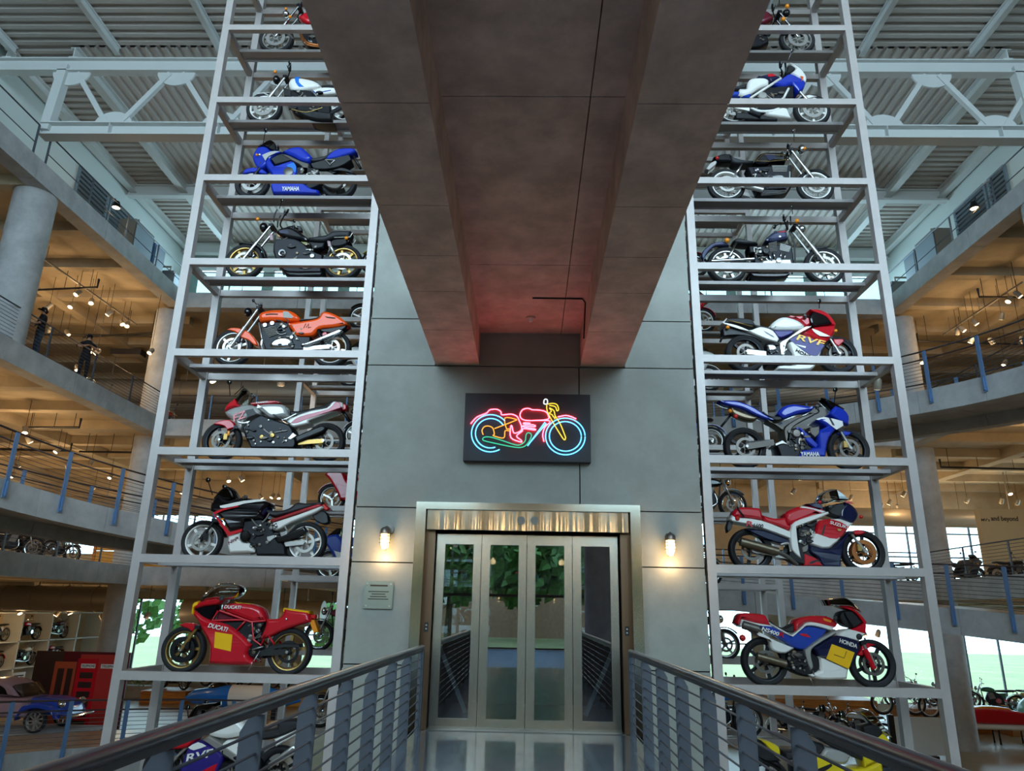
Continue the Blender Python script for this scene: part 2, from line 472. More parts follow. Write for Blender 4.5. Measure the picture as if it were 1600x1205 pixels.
def gusset(x, z, up):
    mb = MB(); pts = [(x+.62*cos(a)*1.0, YT, z+(.5*sin(a) if up else -.5*sin(a))) for a in [pi*i/12 for i in range(13)]]
    vs = [(a, YT-.03, c) for a, b, c in pts]+[(a, YT+.03, c) for a, b, c in pts]; n = 13
    mb.add(vs, [tuple(range(n)), tuple(range(2*n-1, n-1, -1))]+[(i, (i+1) % n, n+(i+1) % n, n+i) for i in range(n)])
    obj('gusset', mb, 'roof_paint', tr, smooth=False)
for x in tops: gusset(x, ZTp-.25, False)
for x in bots: gusset(x, ZB+.23, True)
for i, x in enumerate(bots):
    for xt in (tops[i], tops[i+1]):
        obj('diagonal', MB().bar((x+(.2 if xt > x else -.2), YT, ZB+.25), (xt+(-.2 if xt > x else .2), YT, ZTp-.28), .14, .16), 'roof_paint', tr, smooth=False)
for x in bots:
    obj('stiffener', MB().box(x-.01, x+.01, YT-.2, YT+.2, ZB-.2, ZB+.2), 'roof_paint', tr, smooth=False)

# ------------------------------------------------------------------ elevator tower
TX = 2.62
tw = thing('wall_tower', 'tall concrete elevator tower faced with large panels', None, (0, D, 0), kind='structure')
core = MB().box(-TX, -1.7, D+.06, 18.9, -2.95, 19).box(1.7, TX, D+.06, 18.9, -2.95, 19).box(-1.7, 1.7, D+.06, 18.9, 3.2, 19).box(-1.7, 1.7, 14.4, 18.9, -2.95, 3.2).box(-1.7, 1.7, D+.06, 14.4, -2.95, -.02)
obj('core', core, 'joint', tw, smooth=False)
g = .009
def panel(x0, x1, z0, z1):
    obj('panel', MB().box(x0+g, x1-g, D, D+.1, z0+g, z1-g), 'concrete_panel', tw, smooth=False)
for z0, z1 in ((6.17, 9.2), (9.2, 12.2), (12.2, 15.2), (15.2, 18.6)): panel(-TX, TX, z0, z1)
panel(-TX, -1.52, 5.36, 6.17); panel(1.52, TX, 5.36, 6.17); panel(-1.52, 1.52, 5.36, 6.17)
panel(-TX, .79, 3.08, 5.36); panel(.79, TX, 3.08, 5.36)
for s in (-1, 1):
    for z0, z1 in ((2.265, 3.08), (.84, 2.265), (-.7, .84), (-2.9, -.7)):
        a, b = sorted((s*1.66, s*TX)); panel(a, b, z0, z1)
panel(-1.66, 1.66, -2.9, -.75)
for s in (-1, 1):
    a, b = sorted((s*(TX-.02), s*TX))
    obj('side_panel', MB().box(a, b, D+.1, 18.9, -2.9, 18.6), 'concrete', tw, smooth=False)

# upper bridge: two deep beams and a recessed slab, cast in lengths
ub = thing('bridge_soffit', 'board marked concrete bridge overhead with two deep edge beams', None, (0, 3, 5.38), kind='structure')
ys = [D, 9.55, 8.25, 7.3, 6.25, 4.75, 2.2, -2.0, -7.0]
for s in (-1, 1):
    a, b = sorted((s*.81, s*1.515))
    for i in range(len(ys)-1):
        obj('beam_panel', MB().box(a, b, ys[i+1]+.006, ys[i]-.006, 5.38, 6.9), 'concrete_soffit', ub, smooth=False)
ys2 = [D, 8.6, 5.35, 1.8, -2, -7]
for i in range(len(ys2)-1):
    obj('slab_panel', MB().box(-.81, .5, ys2[i+1]+.006, ys2[i]-.006, 5.93, 6.2), 'concrete_soffit', ub, smooth=False)
    obj('slab_panel', MB().box(.51, .81, ys2[i+1]+.006, ys2[i]-.006, 5.93, 6.2), 'concrete_soffit', ub, smooth=False)
obj('deck_top', MB().box(-1.5, 1.5, -7, D, 6.2, 6.3), 'joint', ub, smooth=False)
p = onZ(829, 496, 5.93)
t = thing('smoke_detector', 'small round detector on the concrete soffit above the sign', 'detector', (p.x, p.y, 5.88))
obj('base', MB().cyl((p.x, p.y, 5.93), (p.x, p.y, 5.9), .075, 20), 'concrete_soffit', t)
obj('dome', MB().cyl((p.x, p.y, 5.9), (p.x, p.y, 5.86), .05, 20, .03), 'white_shelf', t)
c0 = onZ(832, 466, 5.92); c1 = onZ(910, 467, 5.92); c2 = Vector((.8, c1.y+.15, 5.92)); c3 = Vector((.8, c1.y+.5, 5.5))
tag(obj('conduit', MB().tube([c0, c1, c2, c3], .012, 6), 'dark_metal'), 'thin electrical conduit along the bridge soffit', 'conduit')

# the bridge the viewer stands on
struct('floor_bridge', MB().box(-1.52, 1.52, -.9, D-.02, -.5, 0), 'polished_floor', 'polished grey concrete bridge floor before the elevator')
struct('floor_landing', MB().box(-13, 13, -12, -.9, -.5, -.01), 'landing_tile', 'landing behind the viewer')

# ------------------------------------------------------------------ bridge railings
def railing(s, label):
    x = s*1.44
    t = thing('bridge_railing', label, 'railing', (x, 5.5, 0))
    y0, y1 = .6, D-.35
    obj('handrail', MB().tube([(x, y0, 1.105), (x, y1, 1.105)], .032, 14), 'rail_dark', t)
    obj('top_flat', MB().box(x-.012, x+.012, y0, y1, 1.045, 1.09), 'rail_dark', t, smooth=False)
    for k in range(9):
        z = .115+k*.105
        obj('bar', MB().tube([(x, y0, z), (x, y1, z)], .0085, 6), 'rail_grey', t)
    ps = MB(); w = .062
    vs = [(-w, .95), (-w+.05, 1.04), (w, 1.04), (w, -.3), (-w, -.3)] if s < 0 else [(-w, 1.04), (w-.05, 1.04), (w, .95), (w, -.3), (-w, -.3)]
    n = len(vs); ps.add([(a, -.008, b) for a, b in vs]+[(a, .008, b) for a, b in vs], [tuple(range(n)), tuple(range(2*n-1, n-1, -1))]+[(i, (i+1) % n, n+(i+1) % n, n+i) for i in range(n)])
    me = ps.mesh('post', False)
    for i in range(10):
        o = link('post', me, 'rail_grey', t); o.location = (x+s*.035, y1-1.14-i*1.06, 0)
    ep = MB().box(x-.03, x+.03, y1-.03, y1+.03, 0, 1.13); obj('end_post', ep, 'rail_grey', t, smooth=False)
    ep = MB().box(x-.02, x+.02, y1-.2, y1-.17, 0, 1.03); obj('picket', ep, 'rail_grey', t, smooth=False)
railing(-1, 'grey steel railing on the left side of the bridge')
railing(1, 'grey steel railing on the right side of the bridge')

# ------------------------------------------------------------------ elevator entrance
el = thing('elevator_entrance', 'polished steel elevator portal with four glazed door panels', 'elevator', (0, D, 0))
def bev(mb, b=.008):
    return mb
obj('frame_head', MB().box(-1.67, 1.67, D-.16, D+.3, 3.045, 3.15), 'stainless', el, smooth=False)
for s in (-1, 1):
    a, b = sorted((s*1.52, s*1.67)); obj('frame_jamb', MB().box(a, b, D-.16, D+.3, 0, 3.045), 'stainless', el, smooth=False)
    a, b = sorted((s*1.385, s*1.52)); obj('side_jamb', MB().box(a, b, D+.02, D+.3, 0, 3.045), 'bronze', el, smooth=False)
    c = s*1.45
    cp = obj('call_plate', MB().box(c-.028, c+.028, D+.005, D+.022, 1.3, 1.43), 'black', el, smooth=False)
    for z in (1.34, 1.39): obj('call_button', MB().cyl((c, D+.006, z), (c, D-.002, z), .012, 10), 'silver', cp)
# slightly rippled header panel
mb = MB(); n = 60
top = [(-1.505+3.0*i/n, D-.1+.006*sin(i*.7)+.004*sin(i*1.9+1)) for i in range(n+1)]
vs = [(x, y, 2.75) for x, y in top]+[(x, y-.004, 3.045) for x, y in top]+[(x, D+.3, 2.75) for x, y in top]
N = n+1
mb.add(vs, [(i, i+1, N+i+1, N+i) for i in range(n)]+[(2*N+i, 2*N+i+1, i+1, i) for i in range(n)])
hd = obj('header', mb, 'stainless', el)
for x in (-.1, .1): obj('speaker_grille', MB().cyl((x, D-.105, 2.9), (x, D-.112, 2.9), .06, 18), 'grey_metal', hd)
YD = D+.14
pw = .683
for i in range(4):
    x0 = -1.372+i*pw+.004; x1 = x0+pw-.008
    g0, g1 = x0+.127, x1-.118
    d = MB()
    d.box(x0, g0, YD, YD+.05, .01, 2.71).box(g1, x1, YD, YD+.05, .01, 2.71).box(g0, g1, YD, YD+.05, 2.56, 2.71).box(g0, g1, YD, YD+.05, .01, .14)
    dp = obj('door_panel', d, 'stainless_brushed', el, smooth=False)
    obj('pane', MB().box(g0, g1, YD+.02, YD+.03, .14, 2.56), 'door_glass', dp, smooth=False)
obj('threshold', MB().box(-1.4, 1.4, D-.02, D+.3, -.02, .008), 'grey_metal', el, smooth=False)
# cab behind the glass
obj('cab', MB().box(-1.6, 1.6, 14.3, 14.36, 0, 2.9).box(-1.66, -1.6, D+.34, 14.3, 0, 2.9).box(1.6, 1.66, D+.34, 14.3, 0, 2.9).box(-1.6, 1.6, D+.34, 14.3, 2.85, 2.9).box(-1.6, 1.6, D+.34, 14.3, -.02, 0), 'dark_metal', el, smooth=False)
for s in (-1, 1):
    a = s*1.29; b = s*.86
    obj('diagonal_bar', MB().bar((a, D+.3, 1.12), (b, D+.3, .2), .03, .06), 'white_shelf', el, smooth=False)  # white diagonal bars set just behind the outer panes

# plaque
p0 = onY(571, 908, D); p1 = onY(613, 952, D)
t = thing('wall_plaque', 'small square metal plaque with dark lettering left of the elevator', 'plaque', (p0.x, D, p1.z))
pq = obj('plate', MB().box(p0.x, p1.x, D-.035, D-.025, p1.z, p0.z), 'plaque', t, smooth=False)
cx = (p0.x+p1.x)/2
for z, w in ((.84, .13), (.62, .15), (.53, .10), (.44, .12), (.35, .15)):
    zz = p1.z+(p0.z-p1.z)*z; h = .011 if z > .8 else .006
    obj('lettering', MB().box(cx-w, cx+w, D-.037, D-.0345, zz-h, zz+h), 'ink', pq, smooth=False)
for sx in (p0.x+.04, p1.x-.04):
    for sz in (p1.z+.04, p0.z-.04): obj('screw', MB().cyl((sx, D, sz), (sx, D-.042, sz), .012, 10), 'silver', pq)

# caged wall lamps
def wall_lamp(px, py, label):
    p = onY(px, py, D-.12); z = p.z; x = p.x; y = D-.14
    t = thing('wall_lamp', label, 'lamp', (x, D, z-.1), 'caged wall lamps')
    obj('back_plate', MB().cyl((x+.03, D, z+.1), (x+.03, D-.05, z+.1), .075, 20), 'grey_metal', t)
    obj('arm', MB().tube([(x+.03, D-.03, z+.1), (x+.01, D-.1, z+.12), (x, y, z+.1)], .035, 10), 'grey_metal', t)
    obj('cap', MB().lathe([(.0, .14), (.05, .125), (.075, .09), (.078, .05), (.078, .03)], 20, (x, y, z), 'Z'), 'grey_metal', t)
    obj('glass', MB().lathe([(.062, .03), (.066, -.02), (.066, -.12), (.055, -.165), (.03, -.19), (0, -.197)], 18, (x, y, z), 'Z'), 'lamp_glass', t)
    for zz in (0, -.05, -.1):
        obj('cage_ring', MB().tube([(x+.078*cos(a), y+.078*sin(a), z+zz) for a in [2*pi*i/16 for i in range(16)]], .005, 5, True), 'grey_metal', t)
    for k in range(4):
        a = pi/4+pi/2*k; c, s2 = cos(a), sin(a)
        obj('cage_bar', MB().tube([(x+.078*c, y+.078*s2, z+.04), (x+.078*c, y+.078*s2, z-.12), (x+.05*c, y+.05*s2, z-.19), (x+.0*c, y, z-.212)], .005, 5), 'grey_metal', t)
    lamp('lamp_bulb', (x, y-.02, z-.3), 9, WARM, .05)
    lamp('lamp_bulb', (x, y-.13, z-.08), 7, WARM, .05)
wall_lamp(602, 838, 'caged wall lamp glowing on the left of the elevator, above the plaque')
wall_lamp(1047, 848, 'caged wall lamp glowing on the right of the elevator')

# ------------------------------------------------------------------ neon sign
SY = D-.16
sg = thing('neon_sign', 'black sign with a glowing neon motorcycle above the elevator', 'sign', (-.02, D, 3.79))
obj('backboard', MB().box(-1.0, .95, SY+.002, D, 3.79, 4.86), 'sign_black', sg, smooth=False)
def N2(px, py):     # 1600x952 crop of the sign to board coordinates
    u = (px-52)/(1535-52); v = (py-60)/(870-60)
    return (-1.0+1.95*u, SY-.03, 4.86-1.07*v)
def cat(pts, n=6, closed=False):
    pts = [Vector(p) for p in pts]; N = len(pts); out = []
    for i in range(N if closed else N-1):
        p0 = pts[i-1] if (closed or i > 0) else pts[i]; p1 = pts[i]; p2 = pts[(i+1) % N]
        p3 = pts[(i+2) % N] if (closed or i+2 < N) else p2
        for k in range(n):
            t = k/n
            out.append(.5*((2*p1)+(p2-p0)*t+(2*p0-5*p1+4*p2-p3)*t*t+(3*p1-p0-3*p2+p3)*t*t*t))
    if not closed: out.append(pts[-1])
    return out
def neon(m, s, smooth=True, closed=False):
    pts = [N2(*map(float, a.split(','))) for a in s.split()]
    if smooth: pts = cat(pts, 4, closed)
    obj('neon_tube', MB().tube(pts, .0088, 6, closed), m, sg)
def arc(cx, cy, rx, ry, a0, a1, n=40):
    return ' '.join('%.1f,%.1f' % (cx+rx*cos(math.radians(a0+(a1-a0)*i/n)), cy+ry*sin(math.radians(a0+(a1-a0)*i/n))) for i in range(n+1))
neon('neon_blue', arc(1238, 575, 230, 218, 0, 357), False); neon('neon_blue', arc(1238, 575, 186, 176, 0, 357), False)
neon('neon_blue', arc(365, 550, 222, 222, 60, 318), False); neon('neon_blue', arc(365, 550, 176, 176, 70, 325), False)
neon('neon_blue', '800,695 1000,410 1015,425 840,640', False)
neon('neon_red', '130,440 200,360 310,310 350,270 430,262 480,290 495,328 600,318 670,345 700,400 725,460 720,515 640,545 615,465 600,470 605,600 720,650 725,630 670,580 735,520 750,490 880,505 875,490 750,470 755,455 880,465 870,445 755,435 760,420 830,425')
neon('neon_red', '850,262 800,245 740,260 708,310 715,360 760,388 860,392 1030,375 1040,330 1010,285 940,265 850,262')
neon('neon_red', '990,640 975,560 1000,470 1060,395 900,390'); neon('neon_red', '1150,345 1240,325 1310,340 1365,365')
neon('neon_green', '310,595 280,610 290,640 420,670 600,705 720,715 790,680 840,590 835,550 800,540 780,570 770,640 710,685 640,680 500,635 380,600 310,595')
neon('neon_amber', '280,570 265,520 290,475 340,465 390,490 410,560 400,580 520,605 535,520 590,520 580,495 550,490 530,365 660,380 640,400 410,495')
neon('neon_yellow', '1020,200 1040,310 1210,600 1240,595 1235,570 1180,430 1120,330 1105,270 1050,235 1075,275 1050,300 1085,320 1100,345 1120,350 1110,370')
neon('neon_yellow', '1030,190 1090,180 1140,195 1160,250 1140,270 1120,220 1050,205')
neon('neon_white', '1000,190 985,180 990,140 1010,128 1028,145 1025,185 1000,190')

# ------------------------------------------------------------------ display racks
XI, XO = 2.72, 5.86                         # centre lines of inner and outer posts
TIERS = range(-2, 11)
def tier_z(k): return Z0+DZ*k
TRAY_DROP = .075
def rack(s, ya, yb, label):
    t = thing('display_rack', label, 'rack', (s*4.3, (ya+yb)/2, LEV[0]))
    ym = (ya+yb)/2; pwid = .13
    for y in (ya+pwid/2, yb-pwid/2):
        for x in (XI, XO):
            obj('post', MB().box(s*x-pwid/2, s*x+pwid/2, y-pwid/2, y+pwid/2, LEV[0], 17.2), 'rack_paint', t, smooth=False)
    a, b = sorted((s*(XI+.065), s*(XO-.065)))
    bm1 = MB().box(a, b, -.05, .05, -.12, 0).mesh('beam', False)
    bm2 = MB().box(-.05, .05, ya+.13, yb-.13, -.12, 0).mesh('side_beam', False)
    trm = MB().box(a-.0, b+.0, -.14, .14, -.02, 0).box(a, b, -.14, -.12, -.06, -.02).box(a, b, .12, .14, -.06, -.02).mesh('tray', False)
    for k in TIERS:
        z = tier_z(k)
        for y in (ya+.05, yb-.05):
            o = link('beam', bm1, 'rack_paint', t); o.location = (0, y, z)
        for x in (XI, XO):
            o = link('side_beam', bm2, 'rack_paint', t); o.location = (s*x, 0, z)
        o = link('tray', trm, 'tray_paint', t); o.location = (0, ym, z-TRAY_DROP)
RY0, RY1 = D, 12.45
YC = (RY0+RY1)/2
BY0, BY1 = 17.55, 18.94
YCB = (BY0+BY1)/2
rack(-1, RY0, RY1, 'tall grey steel motorcycle rack on the left of the elevator')
rack(1, RY0, RY1, 'tall grey steel motorcycle rack on the right of the elevator')
rack(-1, BY0, BY1, 'rear steel motorcycle rack seen through the left rack')
rack(1, BY0, BY1, 'rear steel motorcycle rack seen through the right rack')

# ------------------------------------------------------------------ spiral ramp with blue railing posts
RC = Vector((0, 14.5, 0)); RI, RO = 12.0, 15.3
def ramp_z(deg): return 5.8*(deg+90)/360+.04
def ramp_p(deg, r, dz=0):
    a = math.radians(deg); return Vector((r*cos(a), RC.y+r*sin(a), ramp_z(deg)+dz))
sec = [(RI, 0), (RI, -.64), (RI+.4, -.64), (RI+.45, -.3), (RO-.45, -.3), (RO-.4, -.64), (RO, -.64), (RO, 0)]
a0, a1 = -232, 452
step = 9.5; degs = [a0+step*i for i in range(int((a1-a0)/step)+1)]
rp = thing('floor_ramp', 'curved concrete ramp spiralling around the rack tower', None, (RI, RC.y, 0), kind='structure')
for i in range(len(degs)-1):
    A, B = degs[i]+.03, degs[i+1]-.03
    mid = (A+B)/2
    if 245 < (mid % 360) < 295: continue
    mb = MB(); n = len(sec); ss = 4; vs = []; fs = []
    for q in range(ss+1):
        dg = A+(B-A)*q/ss
        vs += [ramp_p(dg, r, h) for r, h in sec]
    for q in range(ss):
        for j in range(n): fs.append((q*n+j, q*n+(j+1) % n, (q+1)*n+(j+1) % n, (q+1)*n+j))
    fs.append(tuple(range(n))); fs.append(tuple(ss*n+j for j in range(n)))
    mb.add(vs, fs); obj('ramp_segment', mb, 'concrete', rp, smooth=False)
    m2 = MB(); q2 = [ramp_p(A+(B-A)*q/4, r, .004) for q in range(5) for r in (RI+.12, RO-.12)]
    m2.add(q2, [(2*q, 2*q+1, 2*q+3, 2*q+2) for q in range(4)]); obj('walking_surface', m2, 'gallery_floor', rp, smooth=False)
post_me = MB().box(-.014, .014, -.055, .055, -.42, 1.08).box(-.05, -.014, -.02, .02, -.38, -.05).mesh('post', False)
def ramp_rail(r, A, B, label, off=0):
    p = ramp_p((A+B)/2, r)
    t = thing('ramp_railing', label, 'railing', p)
    n = max(4, int((B-A)/2.5)); L = [A+(B-A)*i/n for i in range(n+1)]
    obj('handrail', MB().tube([ramp_p(d, r, 1.09) for d in L], .024, 8), 'rail_dark', t)
    obj('mid_rail', MB().tube([ramp_p(d, r, .86) for d in L], .02, 6), 'rail_dark', t)
    for k in range(8): obj('bar', MB().tube([ramp_p(d, r, .08+.1*k) for d in L], .007, 5), 'rail_grey', t)
    m = int((B-A)/7.3)
    for i in range(m+1):
        d = A+(B-A)*i/m; q = ramp_p(d, r-.02)
        o = link('post', post_me, 'rail_blue', t); o.location = q; o.rotation_euler = (0, 0, math.radians(d))
ramp_rail(RI-.03, 345, 445, 'ramp railing with blue posts right of the racks, above the dark slab')
ramp_rail(RI-.03, 118, 195, 'ramp railing with blue posts left of the racks, below the visitors')
ramp_rail(RI-.03, -12, 62, 'ramp railing with blue posts low on the right before the windows')
ramp_rail(RI-.03, -242+10, -165, 'ramp railing at the lower left before the red telephone poster')
ramp_rail(RO-.1, 350, 420, 'outer railing of the upper right ramp')
ramp_rail(RO-.1, 120, 190, 'outer railing of the left ramp')

# ================================================================== MOTORCYCLES
from mathutils.geometry import tessellate_polygon
def parse(s): return [tuple(map(float, a.split(','))) for a in s.split()]
def offset_poly(P, d):
    """inset a closed 2-D polygon by d along vertex normals"""
    n = len(P); out = []
    A = sum(P[i][0]*P[(i+1) % n][1]-P[(i+1) % n][0]*P[i][1] for i in range(n))
    sg = 1 if A > 0 else -1
    for i in range(n):
        a = Vector(P[i-1]); b = Vector(P[i]); c = Vector(P[(i+1) % n])
        e1 = (b-a); e2 = (c-b)
        if e1.length < 1e-7: e1 = e2
        if e2.length < 1e-7: e2 = e1
        e1 = e1.normalized(); e2 = e2.normalized()
        n1 = Vector((-e1.y, e1.x)); n2 = Vector((-e2.y, e2.x)); m = n1+n2
        if m.length < .3: m = n1
        m = m.normalized(); k = 1/max(.8, m.dot(n1))
        out.append(b+m*d*k*sg)
    return out
def smooth_poly(P, n=3, corner=62):
    """closed Catmull-Rom through the points, keeping hard corners"""
    N = len(P); P = [Vector(p) for p in P]; out = []
    def sharp(i):
        a = P[i]-P[i-1]; b = P[(i+1) % N]-P[i]
        return a.length > 0 and b.length > 0 and a.angle(b, 0) > math.radians(corner)
    for i in range(N):
        p1, p2 = P[i], P[(i+1) % N]
        p0 = p1-(p2-p1)*.3 if sharp(i) else P[i-1]; p3 = p2+(p2-p1)*.3 if sharp((i+1) % N) else P[(i+2) % N]
        L = (p2-p1).length
        m1 = (p2-p0)*.5; m2 = (p3-p1)*.5
        if m1.length > L*1.1: m1 = m1.normalized()*L*1.1
        if m2.length > L*1.1: m2 = m2.normalized()*L*1.1
        for k in range(n):
            t = k/n; t2 = t*t; t3 = t2*t
            out.append((2*t3-3*t2+1)*p1+(t3-2*t2+t)*m1+(-2*t3+3*t2)*p2+(t3-t2)*m2)
    return out
def solid_mesh(mb, P, w, b, taper=None, yc=0.0):
    """rounded solid: 2-D outline (x,z), half width w, edge rounding b"""
    n = len(P)
    A = abs(sum(P[i][0]*P[(i+1) % n][1]-P[(i+1) % n][0]*P[i][1] for i in range(n)))/2
    per = sum((Vector(P[i])-Vector(P[i-1])).length for i in range(n))
    b = min(b, .42*2*A/per)
    lay = [(-1, 1), (-.93, .45), (-.78, .12), (-.4, 0), (.4, 0), (.78, .12), (.93, .45), (1, 1)]
    rings = []
    for t, k in lay:
        rings.append([(q[0], yc+t*w*(taper(q[0], q[1]) if taper else 1), q[1]) for q in offset_poly(P, b*k)])
    vs = [v for r in rings for v in r]; fs = []
    for j in range(len(rings)-1):
        for i in range(n): fs.append((j*n+i, j*n+(i+1) % n, (j+1)*n+(i+1) % n, (j+1)*n+i))
    last = (len(rings)-1)*n
    tri = tessellate_polygon([[Vector((q[0], q[2], 0)) for q in rings[0]]])
    fs += [tuple(t) for t in tri]+[tuple(last+i for i in reversed(t)) for t in tri]
    mb.add(vs, fs); mb.flat = getattr(mb, 'flat', set())
    mb.caps = len(tri); return mb

# unit wheels (radius 1, axle along Y)
WH = {}
def wheel_mesh(style):
    if style in WH: return WH[style]
    mb = MB()
    if style in ('tyre', 'tyre_slim'):
        w = .19 if style == 'tyre' else .13
        pr = [(1-w*.0-(w*.9)*(1-cos(a))*.62, w*1.05*sin(a)) for a in [-1.75+.35*i for i in range(11)]]
        pr = [(r, h) for r, h in pr]+[(.74, w*.62), (.74, -w*.62)]
        mb.lathe(pr, 36, closed=True)
    elif style == 'disc':
        mb.lathe([(.34, -.012), (.47, -.012), (.47, .012), (.34, .012)], 28, closed=True)
        mb.lathe([(0, -.03), (.13, -.03), (.15, 0), (.13, .03), (0, .03)], 16)
        for i in range(6): mb.bar((.12*cos(i*1.047), 0, .12*sin(i*1.047)), (.36*cos(i*1.047+.3), 0, .36*sin(i*1.047+.3)), .02, .05, (0, 1, 0))
    elif style == 'fat_disc':
        mb.lathe([(.36, -.02), (.55, -.02), (.55, .02), (.36, .02)], 28, closed=True)
        mb.lathe([(0, -.04), (.14, -.04), (.16, 0), (.14, .04), (0, .04)], 16)
        for i in range(6): mb.bar((.12*cos(i*1.047), 0, .12*sin(i*1.047)), (.38*cos(i*1.047+.3), 0, .38*sin(i*1.047+.3)), .03, .06, (0, 1, 0))
    else:
        mb.lathe([(.73, -.13), (.79, -.14), (.79, .14), (.73, .13), (.69, .06), (.69, -.06)], 36, closed=True)
        mb.cyl((0, -.14, 0), (0, .14, 0), .13, 14)
        if style == 'wire':
            for i in range(28):
                a = 2*pi*i/28; b = a+(.5 if i % 2 else -.5); y = .11 if i % 4 < 2 else -.11
                mb.tube([(.12*cos(b), y, .12*sin(b)), (.72*cos(a), 0, .72*sin(a))], .009, 4)
        else:
            n = int(style[4:])
            for i in range(n):
                a = 2*pi*i/n+.3
                mb.bar((.1*cos(a), 0, .1*sin(a)), (.71*cos(a+.08), 0, .71*sin(a+.08)), .12, .13, (0, 1, 0))
    WH[style] = mb.mesh(style, True); return WH[style]

